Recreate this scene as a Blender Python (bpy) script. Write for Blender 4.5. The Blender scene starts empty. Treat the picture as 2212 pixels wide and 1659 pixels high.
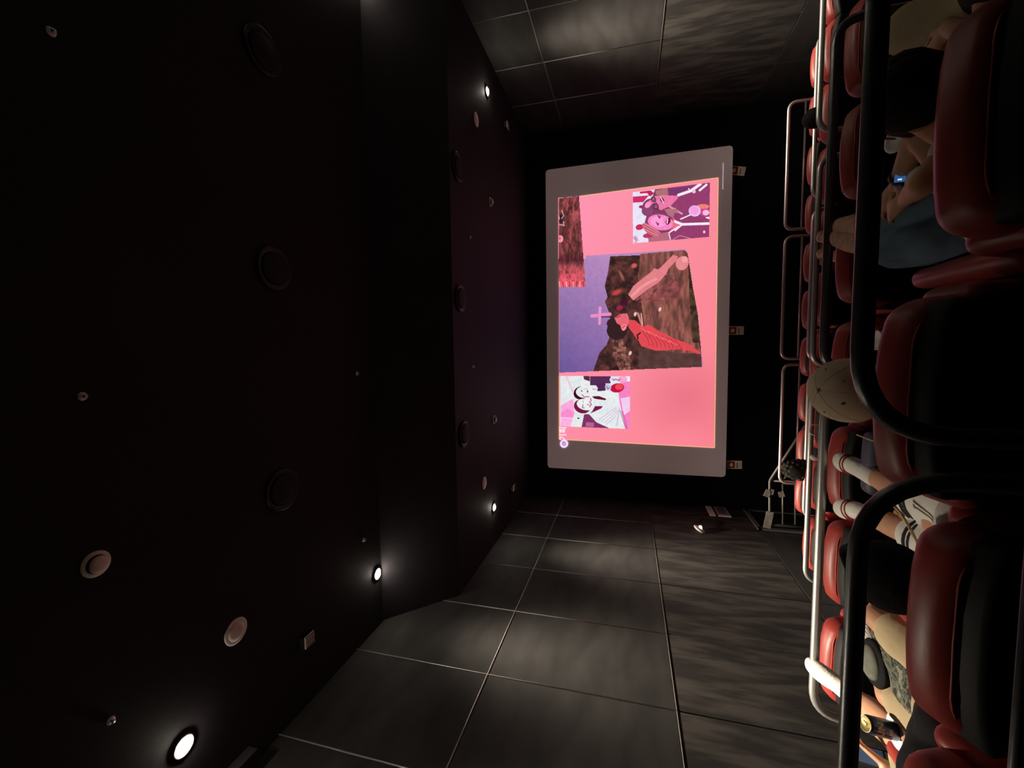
import bpy, bmesh, math, random
import numpy as np
from mathutils import Vector, Matrix
random.seed(7); np.random.seed(7)
scene = bpy.context.scene
col = scene.collection

# ------------------------------------------------------------------ camera, world, exposure
F_PX = 930.0; CZ = 4.5
RW = (0.9971968, 0.07451691, 0.00676561)      # upright right
DW = (-0.0129401, 0.2608092, -0.96530364)     # upright down
FW = (-0.07369598, 0.96251015, 0.26104236)    # forward
def orient():
    R = Vector((0.9971968, -0.0129401, -0.07369598)); D = Vector((0.07451691, 0.2608092, 0.96251015)); U = Vector((0.00676561, -0.96530364, 0.26104236))
    return R, D, U                              # world X,Y,Z axes in camera (right, down, forward)
AX, AY, AZ = orient()
def W(px, py, Y):
    """photo pixel -> world point at depth Y"""
    c = Vector((1659 - py - 829.5, px - 1106.0, F_PX))
    r = Vector((AX.dot(c), AY.dot(c), AZ.dot(c)))
    r = r * (Y / r.y)
    return Vector((r.x, r.y, r.z + CZ))
cam_d = bpy.data.cameras.new('camera'); cam = bpy.data.objects.new('camera', cam_d); col.objects.link(cam)
cam_d.sensor_fit = 'HORIZONTAL'; cam_d.sensor_width = 36.0; cam_d.lens = 36.0 * F_PX / 2212.0
cam_d.clip_start = 0.02; cam_d.clip_end = 100
wr = Vector((AX.x, AY.x, AZ.x)); wd = Vector((AX.y, AY.y, AZ.y)); wf = Vector((AX.z, AY.z, AZ.z))
m = Matrix.Identity(4)
for i in range(3):
    m[i][0] = wd[i]; m[i][1] = wr[i]; m[i][2] = -wf[i]
m[2][3] = CZ
cam.matrix_world = m
scene.camera = cam
wld = bpy.data.worlds.new('world'); scene.world = wld; wld.use_nodes = True
wld.node_tree.nodes['Background'].inputs[0].default_value = (0.8, 0.85, 1, 1)
wld.node_tree.nodes['Background'].inputs[1].default_value = 0.0
scene.view_settings.view_transform = 'Standard'; scene.view_settings.look = 'None'
scene.view_settings.exposure = 0.0; scene.view_settings.gamma = 1.0; scene.view_settings.use_curve_mapping = False

SPOT_W = 4600.0
BEAM_N = 21.0
LAMP_E = 240.0
SCREEN_E = 1.0

# ------------------------------------------------------------------ colours / materials
def lin(c):
    c = c / 255.0
    return c / 12.92 if c <= 0.04045 else ((c + 0.055) / 1.055) ** 2.4
def rgb(r, g, b): return (lin(r), lin(g), lin(b), 1.0)
def mat(name, c, rough=0.6, metal=0.0, spec=0.5, noise=0.0, scale=8.0, bump=0.0, bscale=60.0, stretch=None, rnoise=0.0, sheen=0.0, emit=None, es=0.0, coat=0.0):
    mt = bpy.data.materials.new(name); mt.use_nodes = True
    nt = mt.node_tree; b = nt.nodes['Principled BSDF']
    b.inputs['Base Color'].default_value = c; b.inputs['Roughness'].default_value = rough
    b.inputs['Metallic'].default_value = metal; b.inputs['Specular IOR Level'].default_value = spec
    if sheen: b.inputs['Sheen Weight'].default_value = sheen
    if coat: b.inputs['Coat Weight'].default_value = coat
    if emit: b.inputs['Emission Color'].default_value = emit; b.inputs['Emission Strength'].default_value = es
    tc = nt.nodes.new('ShaderNodeTexCoord'); mp = nt.nodes.new('ShaderNodeMapping')
    nt.links.new(tc.outputs['Object'], mp.inputs['Vector'])
    if stretch: mp.inputs['Scale'].default_value = stretch
    if noise or rnoise:
        n = nt.nodes.new('ShaderNodeTexNoise'); n.inputs['Scale'].default_value = scale; n.inputs['Detail'].default_value = 5
        nt.links.new(mp.outputs[0], n.inputs['Vector'])
        if noise:
            r = nt.nodes.new('ShaderNodeValToRGB'); e = r.color_ramp.elements
            e[0].position = 0.3; e[1].position = 0.7
            e[0].color = tuple(x * (1 - noise) for x in c[:3]) + (1,); e[1].color = tuple(min(1, x * (1 + noise)) for x in c[:3]) + (1,)
            nt.links.new(n.outputs['Fac'], r.inputs['Fac']); nt.links.new(r.outputs['Color'], b.inputs['Base Color'])
        if rnoise:
            mr = nt.nodes.new('ShaderNodeMapRange'); mr.inputs[1].default_value = .3; mr.inputs[2].default_value = .7
            mr.inputs[3].default_value = max(.05, rough - rnoise); mr.inputs[4].default_value = min(1, rough + rnoise)
            nt.links.new(n.outputs['Fac'], mr.inputs[0]); nt.links.new(mr.outputs[0], b.inputs['Roughness'])
    if bump:
        n2 = nt.nodes.new('ShaderNodeTexNoise'); n2.inputs['Scale'].default_value = bscale; n2.inputs['Detail'].default_value = 4
        nt.links.new(mp.outputs[0], n2.inputs['Vector'])
        bp = nt.nodes.new('ShaderNodeBump'); bp.inputs['Strength'].default_value = bump; bp.inputs['Distance'].default_value = 0.01
        nt.links.new(n2.outputs['Fac'], bp.inputs['Height']); nt.links.new(bp.outputs[0], b.inputs['Normal'])
    return mt
def emat(name, c, s=1.0):
    mt = bpy.data.materials.new(name); mt.use_nodes = True; nt = mt.node_tree
    nt.nodes.remove(nt.nodes['Principled BSDF']); e = nt.nodes.new('ShaderNodeEmission')
    e.inputs[0].default_value = c; e.inputs[1].default_value = s
    nt.links.new(e.outputs[0], nt.nodes['Material Output'].inputs[0]); return mt

M_PANEL = mat('wall_panel_fabric', (0.033, 0.0322, 0.0315, 1), 0.8, spec=0.12, noise=0.25, scale=1.6, bump=0.12, bscale=220, stretch=(1, 1, 3))
def panel_wear():
    mt = mat('worn_panel', (0.027, 0.0265, 0.026, 1), 0.75, spec=0.15, bump=0.1, bscale=200)
    nt = mt.node_tree; b = nt.nodes['Principled BSDF']
    tc = nt.nodes.new('ShaderNodeTexCoord'); mp = nt.nodes.new('ShaderNodeMapping'); mp.inputs['Scale'].default_value = (1, 5.0, 1.1)
    nz = nt.nodes.new('ShaderNodeTexNoise'); nz.inputs['Scale'].default_value = 1.5; nz.inputs['Detail'].default_value = 6
    rp = nt.nodes.new('ShaderNodeValToRGB'); rp.color_ramp.elements[0].position = .42; rp.color_ramp.elements[1].position = .62
    rp.color_ramp.elements[0].color = (0.024, 0.0232, 0.0225, 1); rp.color_ramp.elements[1].color = (0.056, 0.053, 0.048, 1)
    nt.links.new(tc.outputs['Object'], mp.inputs[0]); nt.links.new(mp.outputs[0], nz.inputs['Vector'])
    nt.links.new(nz.outputs['Fac'], rp.inputs[0]); nt.links.new(rp.outputs[0], b.inputs['Base Color'])
    return mt
M_PANELW = panel_wear()
M_JOINT = mat('joint_trim_metal', (0.42, 0.40, 0.38, 1), 0.42, metal=0.4)
M_JOINTB = mat('dull_joint_trim', (0.14, 0.135, 0.13, 1), 0.5, metal=0.4)
M_JOINTD = mat('joint_dark', (0.01, 0.01, 0.01, 1), 0.8)
M_CEIL = mat('ceiling_black_plaster', (0.024, 0.021, 0.025, 1), 0.75, spec=0.2, noise=0.15, scale=1.2, bump=0.1, bscale=90)
M_FRONT = mat('front_wall_black_cloth', (0.006, 0.006, 0.007, 1), 0.95, spec=0.05, bump=0.1, bscale=200)
M_FLOOR = mat('dark_carpet', (0.012, 0.012, 0.016, 1), 0.95, spec=0.1, noise=0.4, scale=60, bump=0.3, bscale=400)
M_STEEL = mat('brushed_steel_tube', (0.42, 0.43, 0.41, 1), 0.36, metal=0.65)
M_STEELD = mat('dark_steel_tube', (0.17, 0.17, 0.17, 1), 0.34, metal=0.75)
M_RED = mat('red_leatherette', (0.28, 0.034, 0.027, 1), 0.42, spec=0.45, noise=0.10, scale=5, bump=0.04, bscale=110)
M_REDS = mat('red_seam', (0.30, 0.035, 0.025, 1), 0.5)
M_SHELL = mat('black_plastic_shell', (0.010, 0.010, 0.010, 1), 0.6, spec=0.2)
M_SKIN = mat('skin', (0.52, 0.27, 0.16, 1), 0.55, noise=0.10, scale=9, bump=0.05, bscale=150)
M_SKIN2 = mat('tanned_skin', (0.52, 0.27, 0.14, 1), 0.55, noise=0.10, scale=9, bump=0.05, bscale=150)
M_HAIR = mat('black_hair', (0.008, 0.007, 0.006, 1), 0.8, spec=0.2, noise=0.5, scale=30, bump=0.4, bscale=60, stretch=(1, 1, .3))
M_WHITE = mat('white_cotton', (0.72, 0.70, 0.64, 1), 0.85, noise=0.06, scale=12, bump=0.4, bscale=70)
M_RIB = mat('white_ribbed_knit', (0.70, 0.68, 0.62, 1), 0.85, bump=0.8, bscale=40, stretch=(5, .6, 5))
M_STRIPER = mat('dark_red_stripe', (0.22, 0.02, 0.015, 1), 0.85)
M_STRIPEB = mat('black_stripe', (0.015, 0.015, 0.02, 1), 0.85)
M_DENIM = mat('blue_denim', (0.12, 0.18, 0.25, 1), 0.85, noise=0.45, scale=7, bump=1.0, bscale=13)
M_STITCH = mat('gold_stitch', (0.30, 0.22, 0.08, 1), 0.8)
M_BEIGE = mat('beige_cotton', (0.44, 0.34, 0.20, 1), 0.85, noise=0.10, scale=6, bump=1.0, bscale=11)
M_KHAKI = mat('khaki_cotton', (0.26, 0.24, 0.14, 1), 0.85, noise=0.10, scale=6, bump=0.5, bscale=14)
M_BLACKC = mat('black_cotton', (0.010, 0.010, 0.012, 1), 0.9, spec=0.2, bump=0.4, bscale=18)
M_CAP = mat('beige_washed_cap', (0.86, 0.70, 0.50, 1), 0.95, spec=0.2, noise=0.10, scale=3.5, bump=0.08, bscale=260)
M_SHOE = mat('dusty_pink_suede', (0.62, 0.34, 0.25, 1), 0.85, noise=0.2, scale=25, bump=0.4, bscale=90)
M_SOLE = mat('black_rubber', (0.02, 0.02, 0.018, 1), 0.7)
M_LACE = mat('cream_lace', (0.55, 0.48, 0.38, 1), 0.8)
M_ROPE = mat('tan_cord', (0.60, 0.42, 0.18, 1), 0.8, noise=0.3, scale=90, bump=0.6, bscale=200)
M_GOLD = mat('gold_can_lid', (0.70, 0.58, 0.25, 1), 0.35, metal=0.8)
M_BLUE = mat('blue_can_paint', (0.012, 0.03, 0.11, 1), 0.35, metal=0.3, coat=0.3)
M_PRINT = mat('can_print_tan', (0.32, 0.27, 0.20, 1), 0.5)
M_WPL = mat('white_plastic', (0.88, 0.85, 0.80, 1), 0.5)
M_WPLD = mat('grey_plastic', (0.35, 0.33, 0.31, 1), 0.5)
M_BPL = mat('black_plastic', (0.008, 0.008, 0.009, 1), 0.5)
M_REDP = mat('red_print', (0.35, 0.02, 0.015, 1), 0.6)
M_PAPER = mat('paper', (0.13, 0.115, 0.095, 1), 0.8, noise=.5, scale=14)
M_CARD = mat('sign_card', (0.84, 0.76, 0.64, 1), 0.7)
M_CUPR = mat('red_cup', (0.30, 0.03, 0.02, 1), 0.5)
M_GREEN = mat('green_cloth', (0.10, 0.40, 0.02, 1), 0.8)
M_BAGN = mat('navy_nylon', (0.05, 0.045, 0.08, 1), 0.6, bump=0.4, bscale=12)
def camo():
    mt = mat('camouflage_cloth', (0.1, 0.1, 0.08, 1), 0.9, bump=0.5, bscale=20)
    nt = mt.node_tree; b = nt.nodes['Principled BSDF']; tc = nt.nodes.new('ShaderNodeTexCoord')
    v = nt.nodes.new('ShaderNodeTexNoise'); v.inputs['Scale'].default_value = 16; v.inputs['Detail'].default_value = 3; v.inputs['Distortion'].default_value = 1.2
    r = nt.nodes.new('ShaderNodeValToRGB'); r.color_ramp.interpolation = 'CONSTANT'; e = r.color_ramp.elements
    e[0].color = (0.02, 0.022, 0.018, 1); e[1].position = .42; e[1].color = (0.12, 0.125, 0.095, 1)
    for p, c in ((.5, (0.045, 0.05, 0.035, 1)), (.56, (0.22, 0.23, 0.19, 1)), (.66, (0.07, 0.065, 0.055, 1))):
        x = e.new(p); x.color = c
    nt.links.new(tc.outputs['Object'], v.inputs['Vector']); nt.links.new(v.outputs['Fac'], r.inputs[0]); nt.links.new(r.outputs[0], b.inputs['Base Color'])
    return mt
M_CAMO = camo()

# ------------------------------------------------------------------ mesh helpers
class MB:
    def __init__(s): s.v = []; s.f = []
    def add(s, vs, fs):
        o = len(s.v); s.v += [tuple(x) for x in vs]; s.f += [tuple(i + o for i in f) for f in fs]; return s
def xf(vs, M): return [M @ Vector(v) for v in vs]
def build(name, mb, m, parent=None, smooth=True, mods=None):
    me = bpy.data.meshes.new(name); me.from_pydata(mb.v, [], mb.f); me.validate(); me.materials.append(m)
    if smooth: me.shade_smooth()
    o = bpy.data.objects.new(name, me); col.objects.link(o)
    if parent is not None: o.parent = parent
    return o
def tag(o, label=None, cat=None, group=None, kind=None):
    if label: o['label'] = label
    if cat: o['category'] = cat
    if group: o['group'] = group
    if kind: o['kind'] = kind
    return o
def empty(name, loc, label, cat, group=None, rot=None):
    o = bpy.data.objects.new(name, None); o.empty_display_size = .05; col.objects.link(o); o.location = loc
    if rot: o.rotation_euler = rot
    return tag(o, label, cat, group)
def box(mb, x0, x1, y0, y1, z0, z1):
    v = [(x0, y0, z0), (x1, y0, z0), (x1, y1, z0), (x0, y1, z0), (x0, y0, z1), (x1, y0, z1), (x1, y1, z1), (x0, y1, z1)]
    return mb.add(v, [(0, 3, 2, 1), (4, 5, 6, 7), (0, 1, 5, 4), (1, 2, 6, 5), (2, 3, 7, 6), (3, 0, 4, 7)])
def rbox(sx, sy, sz, r=0.04, seg=3, M=None, puff=0.0):
    bm = bmesh.new(); bmesh.ops.create_cube(bm, size=1)
    bmesh.ops.scale(bm, vec=(sx, sy, sz), verts=bm.verts)
    bmesh.ops.subdivide_edges(bm, edges=bm.edges[:], cuts=3, use_grid_fill=True)
    hs = Vector((sx / 2, sy / 2, sz / 2)); vs = []
    bm.verts.ensure_lookup_table()
    bmesh.ops.triangulate
    out = []
    # superellipse-ish rounding: clamp to inner box + radius
    for v in bm.verts: out.append(v.co.copy())
    fs = [tuple(x.index for x in f.verts) for f in bm.faces]; bm.free()
    # rebuild from fine cube
    return _round(sx, sy, sz, r, seg, M, puff)
_rc = {}
def _round(sx, sy, sz, r, seg, M, puff):
    key = (round(sx, 4), round(sy, 4), round(sz, 4), r, seg, puff)
    if key not in _rc:
        bm = bmesh.new(); bmesh.ops.create_cube(bm, size=1); bmesh.ops.scale(bm, vec=(sx, sy, sz), verts=bm.verts)
        bmesh.ops.bevel(bm, geom=bm.edges[:], offset=min(r, .49 * min(sx, sy, sz)), segments=seg, profile=0.5, affect='EDGES')
        if puff:
            bmesh.ops.subdivide_edges(bm, edges=[e for e in bm.edges if e.calc_length() > .09], cuts=5, use_grid_fill=True)
            for v in bm.verts:
                x, y, z = v.co.x / (sx / 2), v.co.y / (sy / 2), v.co.z / (sz / 2)
                v.co.x += puff * math.copysign(1, x) * abs(x) ** 6 * (1 - y * y) * (1 - z * z)
                v.co.y += puff * math.copysign(1, y) * abs(y) ** 6 * (1 - x * x) * (1 - z * z)
                v.co.z += puff * math.copysign(1, z) * abs(z) ** 6 * (1 - y * y) * (1 - x * x)
        bm.verts.ensure_lookup_table()
        _rc[key] = ([v.co.copy() for v in bm.verts], [tuple(x.index for x in f.verts) for f in bm.faces]); bm.free()
    vs, fs = _rc[key]
    return (xf(vs, M) if M else list(vs)), fs
def catmull(pts, n=6):
    pts = [Vector(p) for p in pts]
    if len(pts) < 3: n = 4
    P = [pts[0] * 2 - pts[1]] + pts + [pts[-1] * 2 - pts[-2]]; out = []
    for i in range(1, len(P) - 2):
        for k in range(n):
            t = k / n; a, b, c, d = P[i - 1], P[i], P[i + 1], P[i + 2]
            out.append(0.5 * ((2 * b) + (c - a) * t + (2 * a - 5 * b + 4 * c - d) * t * t + (3 * b - a - 3 * c + d) * t ** 3))
    out.append(pts[-1]); return out
def loft(pts, radii, n=14, sm=5, caps=True, flat=1.0, up=None):
    """smooth tapered limb; radii numbers or (a,b); flat squeezes second axis"""
    k = len(pts); R = []
    for r in radii: R.append(Vector((r[0], r[1], 0)) if isinstance(r, (tuple, list)) else Vector((r, r * flat, 0)))
    path = catmull(pts, sm); rr = catmull(R, sm) if k > 2 else [R[0].lerp(R[1], i / (len(path) - 1)) for i in range(len(path))]
    if k == 2: path = [Vector(pts[0]).lerp(Vector(pts[1]), i / (len(rr) - 1)) for i in range(len(rr))]
    t0 = (path[1] - path[0]).normalized(); t1 = (path[-1] - path[-2]).normalized()
    if caps:
        a = rr[0]; b = rr[-1]; r0 = min(a.x, a.y); r1 = min(b.x, b.y)
        pre = [(path[0] - t0 * r0 * s, a * c) for s, c in ((.97, .22), (.78, .62), (.42, .9))]
        post = [(path[-1] + t1 * r1 * s, b * c) for s, c in ((.42, .9), (.78, .62), (.97, .22))]
        path = [p for p, _ in pre] + path + [p for p, _ in post]; rr = [r for _, r in pre] + rr + [r for _, r in post]
    ref = Vector(up) if up else (Vector((0, 0, 1)) if abs(t0.z) < .8 else Vector((0, 1, 0)))
    vs = []; fs = []; prev = None
    for i, p in enumerate(path):
        t = (path[min(i + 1, len(path) - 1)] - path[max(i - 1, 0)])
        t = t.normalized() if t.length > 1e-9 else t0
        if prev is None: b = t.cross(ref).normalized()
        else:
            b = prev - t * prev.dot(t); b = b.normalized() if b.length > 1e-6 else t.cross(ref).normalized()
        prev = b; c = b.cross(t).normalized()
        for j in range(n):
            a = 2 * math.pi * j / n; vs.append(p + b * rr[i].x * math.cos(a) + c * rr[i].y * math.sin(a))
    L = len(path)
    for i in range(L - 1):
        for j in range(n):
            fs.append((i * n + j, i * n + (j + 1) % n, (i + 1) * n + (j + 1) % n, (i + 1) * n + j))
    fs.append(tuple(range(n - 1, -1, -1))); fs.append(tuple((L - 1) * n + j for j in range(n)))
    return vs, fs
def ellipsoid(c, r, n=20, M=None):
    vs = []; fs = []; c = Vector(c); h = n // 2
    for i in range(1, h):
        th = math.pi * i / h
        for j in range(n):
            a = 2 * math.pi * j / n; v = Vector((r[0] * math.sin(th) * math.cos(a), r[1] * math.sin(th) * math.sin(a), r[2] * math.cos(th)))
            vs.append(c + ((M @ v) if M else v))
    for i in range(h - 2):
        for j in range(n): fs.append((i * n + j, (i + 1) * n + j, (i + 1) * n + (j + 1) % n, i * n + (j + 1) % n))
    t = Vector((0, 0, r[2])); vs.append(c + ((M @ t) if M else t)); vs.append(c - ((M @ t) if M else t)); T = len(vs) - 2
    for j in range(n):
        fs.append((T, j, (j + 1) % n)); fs.append((T + 1, (h - 2) * n + (j + 1) % n, (h - 2) * n + j))
    return vs, fs
def lathe(prof, n=28, M=None):
    vs = []; fs = []
    for (r, z) in prof:
        for j in range(n):
            a = 2 * math.pi * j / n; vs.append(Vector((r * math.cos(a), r * math.sin(a), z)))
    for i in range(len(prof) - 1):
        for j in range(n): fs.append((i * n + j, i * n + (j + 1) % n, (i + 1) * n + (j + 1) % n, (i + 1) * n + j))
    fs.append(tuple(range(n - 1, -1, -1))); fs.append(tuple((len(prof) - 1) * n + j for j in range(n)))
    return (xf(vs, M) if M else vs), fs
def tube(pts, r, n=14, bend=0.0, closed=False):
    """pipe with rounded bends of radius `bend`"""
    P = [Vector(p) for p in pts]; path = [P[0]]
    for i in range(1, len(P) - 1):
        a = (P[i - 1] - P[i]); b = (P[i + 1] - P[i]); d = min(bend, a.length * .49, b.length * .49)
        a.normalize(); b.normalize()
        if d <= 0: path.append(P[i]); continue
        s = P[i] + a * d; e = P[i] + b * d
        for k in range(9):
            t = k / 8; path.append(s * (1 - t) ** 2 + P[i] * 2 * t * (1 - t) * 1.0 + e * t * t)
    path.append(P[-1]); vs = []; fs = []; prev = None
    for i, p in enumerate(path):
        t = (path[min(i + 1, len(path) - 1)] - path[max(i - 1, 0)]).normalized()
        if prev is None:
            ref = Vector((0, 1, 0)) if abs(t.y) < .8 else Vector((0, 0, 1)); b = t.cross(ref).normalized()
        else: b = (prev - t * prev.dot(t)).normalized()
        prev = b; c = b.cross(t)
        for j in range(n):
            a = 2 * math.pi * j / n; vs.append(p + b * r * math.cos(a) + c * r * math.sin(a))
    L = len(path)
    for i in range(L - 1):
        for j in range(n): fs.append((i * n + j, i * n + (j + 1) % n, (i + 1) * n + (j + 1) % n, (i + 1) * n + j))
    fs.append(tuple(range(n - 1, -1, -1))); fs.append(tuple((L - 1) * n + j for j in range(n)))
    return vs, fs
def mbs(*gs):
    mb = MB()
    for g in gs: mb.add(*g)
    return mb
def remesh(o, vox):
    md = o.modifiers.new('skin_join', 'REMESH'); md.mode = 'VOXEL'; md.voxel_size = vox; md.use_smooth_shade = True
    s = o.modifiers.new('soften', 'SMOOTH'); s.factor = .5; s.iterations = 4 if vox < .0105 else 7

# ------------------------------------------------------------------ room
XL, XR, YF, YB = -3.56, 5.10, 10.35, -1.2
ZUP, ZLOW = 3.15 + CZ, 2.38 + CZ
TIER = {'own': CZ - 1.24, 'A': CZ - 1.73, 'B': CZ - 2.22, 'C': CZ - 2.71, 'D': CZ - 3.2}
RAILY = {'A': 1.0, 'B': 2.7, 'C': 4.4, 'D': 6.1}
ROWY = {'A': 1.2, 'B': 2.9, 'C': 4.6, 'D': 6.3}
fl = build('floor', box(MB(), XL - .1, XR + .1, YB, YF + .1, -.1, 0), M_FLOOR, smooth=False); tag(fl, kind='structure')
edges_y = [YB, 1.06, 2.76, 4.46, 6.16, 7.55]
for i, k in enumerate(['own', 'A', 'B', 'C', 'D']):
    s = build('seating_step', box(MB(), XL + .02, XR - .02, edges_y[i], edges_y[i + 1], 0.0, TIER[k]), M_FLOOR, fl, smooth=False)
    n = build('step_nosing', box(MB(), XL + .02, XR - .02, edges_y[i + 1] - .03, edges_y[i + 1] + .004, TIER[k] - .03, TIER[k] + .004), M_BPL, s, smooth=False)

cl = build('ceiling', box(MB(), XL, XR, YB, 4.86, ZUP, ZUP + .1), M_CEIL, smooth=False); tag(cl, kind='structure')
mb = MB(); mb.add([(XL, 4.86, ZUP), (XR, 4.86, ZUP), (XR, 5.66, ZLOW), (XL, 5.66, ZLOW), (XL, 4.86, ZUP + .1), (XR, 4.86, ZUP + .1), (XR, 5.66, ZUP + .1), (XL, 5.66, ZUP + .1)],
                  [(0, 3, 2, 1), (4, 5, 6, 7), (0, 1, 5, 4), (1, 2, 6, 5), (2, 3, 7, 6), (3, 0, 4, 7)])
build('bulkhead', mb, M_CEIL, cl, smooth=False)
build('low_ceiling_slab', box(MB(), XL, XR, 5.66, YF, ZLOW, ZLOW + .1), M_CEIL, cl, smooth=False)

JY = [-1.2, -.5, .68, 1.88, 3.08, 4.28, 5.485, 6.685, 7.885, 9.08, YF]
JZ = [0, CZ - 2.50, CZ - .485, CZ + 1.484, ZUP]
def side_wall(name, X, sgn):
    w = build(name, box(MB(), min(X, X - sgn * .15) - (0.012 if sgn > 0 else -0.012), max(X, X - sgn * .15) - (0.012 if sgn > 0 else -0.012), YB, YF + .1, 0, ZUP), M_JOINT, smooth=False)
    tag(w, kind='structure'); g = .008
    for i in range(len(JY) - 1):
        for j in range(len(JZ) - 1):
            y0, y1, z0, z1 = JY[i] + g, JY[i + 1] - g, JZ[j] + g, JZ[j + 1] - g
            if sgn > 0 and j == 0 and i == len(JY) - 2: y1 = y0 + .12
            zz1 = z1
            if j == 3 and y0 > 5.6: zz1 = ZLOW
            c = Vector((X - sgn * .006, (y0 + y1) / 2, (z0 + zz1) / 2)); sx, sy, sz = .02, y1 - y0, zz1 - z0
            bm = bmesh.new(); bmesh.ops.create_cube(bm, size=1); bmesh.ops.scale(bm, vec=(sx, sy, sz), verts=bm.verts)
            bmesh.ops.bevel(bm, geom=bm.edges[:], offset=.003, segments=1, affect='EDGES')
            p = MB().add([v.co.copy() for v in bm.verts], [tuple(q.index for q in f.verts) for f in bm.faces]); bm.free()
            o = build('panel', p, M_PANELW if j == 1 else M_PANEL, w, smooth=False); o.location = c
    xt = X + sgn * .004
    for z, rj in ((JZ[2], .0055), (JZ[3], .0075)):
        build('joint_trim', mbs(tube([(xt, YB + .02, z), (xt, YF - .02, z)], rj, 8)), M_JOINT if rj > .006 else M_JOINTB, w)
    for y in JY[1:-1]:
        build('joint_trim', mbs(tube([(xt, y, JZ[2]), (xt, y, ZUP if y < 5.5 else ZLOW)], .0065, 8)), M_JOINT, w)
    return w
wl = side_wall('wall_left', XL, 1); wrt = side_wall('wall_right', XR, -1)
wf_ = build('wall_front', box(MB(), XL, XR, YF, YF + .1, 0, ZLOW + .1), M_FRONT, smooth=False); tag(wf_, kind='structure')
wb_ = build('wall_back', box(MB(), XL, XR, YB - .1, YB, 0, ZUP + .1), M_FRONT, smooth=False); tag(wb_, kind='structure')
# exit door low on the left wall
dr = build('door_1', box(MB(), XL - .005, XL + .012, 9.33, 10.25, .01, 1.93), M_BPL, smooth=False); tag(dr, kind='structure')
fr = MB(); box(fr, XL - .01, XL + .03, 9.22, 9.32, 0, 2.0); box(fr, XL - .01, XL + .03, 10.26, 10.34, 0, 2.0); box(fr, XL - .01, XL + .03, 9.22, 10.34, 1.94, 2.02)
build('door_frame', fr, mat('door_frame_paint', (.10, .10, .10, 1), .45), dr, smooth=False)
build('door_handle', mbs(tube([(XL + .012, 9.42, 1.0), (XL + .06, 9.42, 1.0), (XL + .06, 9.54, 1.0)], .011, bend=.02)), M_STEELD, dr)
# black conduit box on the ceiling edge by the left wall
bxo = build('ceiling_duct_box', mbs(rbox(.20, .75, .10, .006, 1, Matrix.Translation((-3.46, 2.38, ZUP - .05)))), M_CEIL, smooth=False)
tag(bxo, 'low black boxed duct where the high ceiling meets the left wall', 'duct')

# ------------------------------------------------------------------ ceiling fittings
ordn = ['first', 'second', 'third', 'fourth', 'fifth', 'sixth', 'seventh', 'eighth', 'ninth', 'tenth']
M_LAMP = emat('lamp_glow', (1.0, 0.90, 0.74, 1), LAMP_E)
def downlight(x, y, z, label, seen=True):
    e = empty('recessed_downlight', (x, y, z), label, 'ceiling light', 'recessed downlights along the side walls')
    build('trim_ring', mbs(lathe([(.058, .0), (.075, -.002), (.080, -.010), (.074, -.016), (.060, -.012)])), M_WPLD, e)
    build('lamp_lens', mbs(lathe([(.055, -.004), (.052, -.018), (.040, -.030), (.020, -.036), (.002, -.038)])), M_LAMP, e)
    ld = bpy.data.lights.new('downlight_beam', 'SPOT'); ld.energy = SPOT_W; ld.color = (1.0, 0.86, 0.68)
    ld.spot_size = math.radians(150); ld.spot_blend = 1.0; ld.shadow_soft_size = .06
    ld.use_nodes = True; nt = ld.node_tree; em_ = nt.nodes['Emission']          # reflector lamp: intensity falls off with the angle from its axis
    tc = nt.nodes.new('ShaderNodeTexCoord'); sp = nt.nodes.new('ShaderNodeSeparateXYZ'); nt.links.new(tc.outputs['Normal'], sp.inputs[0])
    ab = nt.nodes.new('ShaderNodeMath'); ab.operation = 'ABSOLUTE'; nt.links.new(sp.outputs['Z'], ab.inputs[0])
    pw = nt.nodes.new('ShaderNodeMath'); pw.operation = 'POWER'; pw.inputs[1].default_value = BEAM_N; nt.links.new(ab.outputs[0], pw.inputs[0])
    nt.links.new(pw.outputs[0], em_.inputs['Strength'])
    lo = bpy.data.objects.new('downlight_beam', ld); col.objects.link(lo); lo.parent = e; lo.location = (0, 0, -.06)
    return e
for i, (x, y, z, lb) in enumerate([
        (-2.86, 2.22, ZUP, 'glaring recessed downlight nearest the camera, on the high ceiling by the left wall'),
        (-2.86, 4.76, ZUP, 'glaring recessed downlight on the high ceiling just before the bulkhead, left wall side'),
        (-2.84, 7.36, ZLOW, 'glowing recessed downlight on the low ceiling beyond the bulkhead, left wall side'),
        (4.46, 7.36, ZLOW, 'glowing recessed downlight on the low ceiling by the right wall'),
        (4.46, 4.76, ZUP, 'recessed downlight on the high ceiling by the right wall, just out of the frame'),
        (4.46, 2.22, ZUP, 'recessed downlight on the high ceiling by the right wall, nearest the camera')]):
    downlight(x, y, z, lb)
for (x, y, z, lb) in [(-2.29, 2.7, ZUP, 'round white ceiling speaker on the high ceiling between the two brightest left lamps'),
                      (-2.23, 6.86, ZLOW, 'round white ceiling speaker on the low ceiling beside the far left lamp'),
                      (3.71, 6.78, ZLOW, 'round white ceiling speaker on the low ceiling beside the right lamp')]:
    e = empty('ceiling_speaker', (x, y, z), lb, 'speaker', 'round white ceiling speakers')
    build('rim', mbs(lathe([(.080, .0), (.105, -.001), (.108, -.008), (.100, -.013), (.080, -.012)])), M_WPL, e)
    build('grille', mbs(lathe([(.078, -.008), (.078, -.014), (.05, -.0155), (.001, -.016)])), M_CARD, e)
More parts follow.
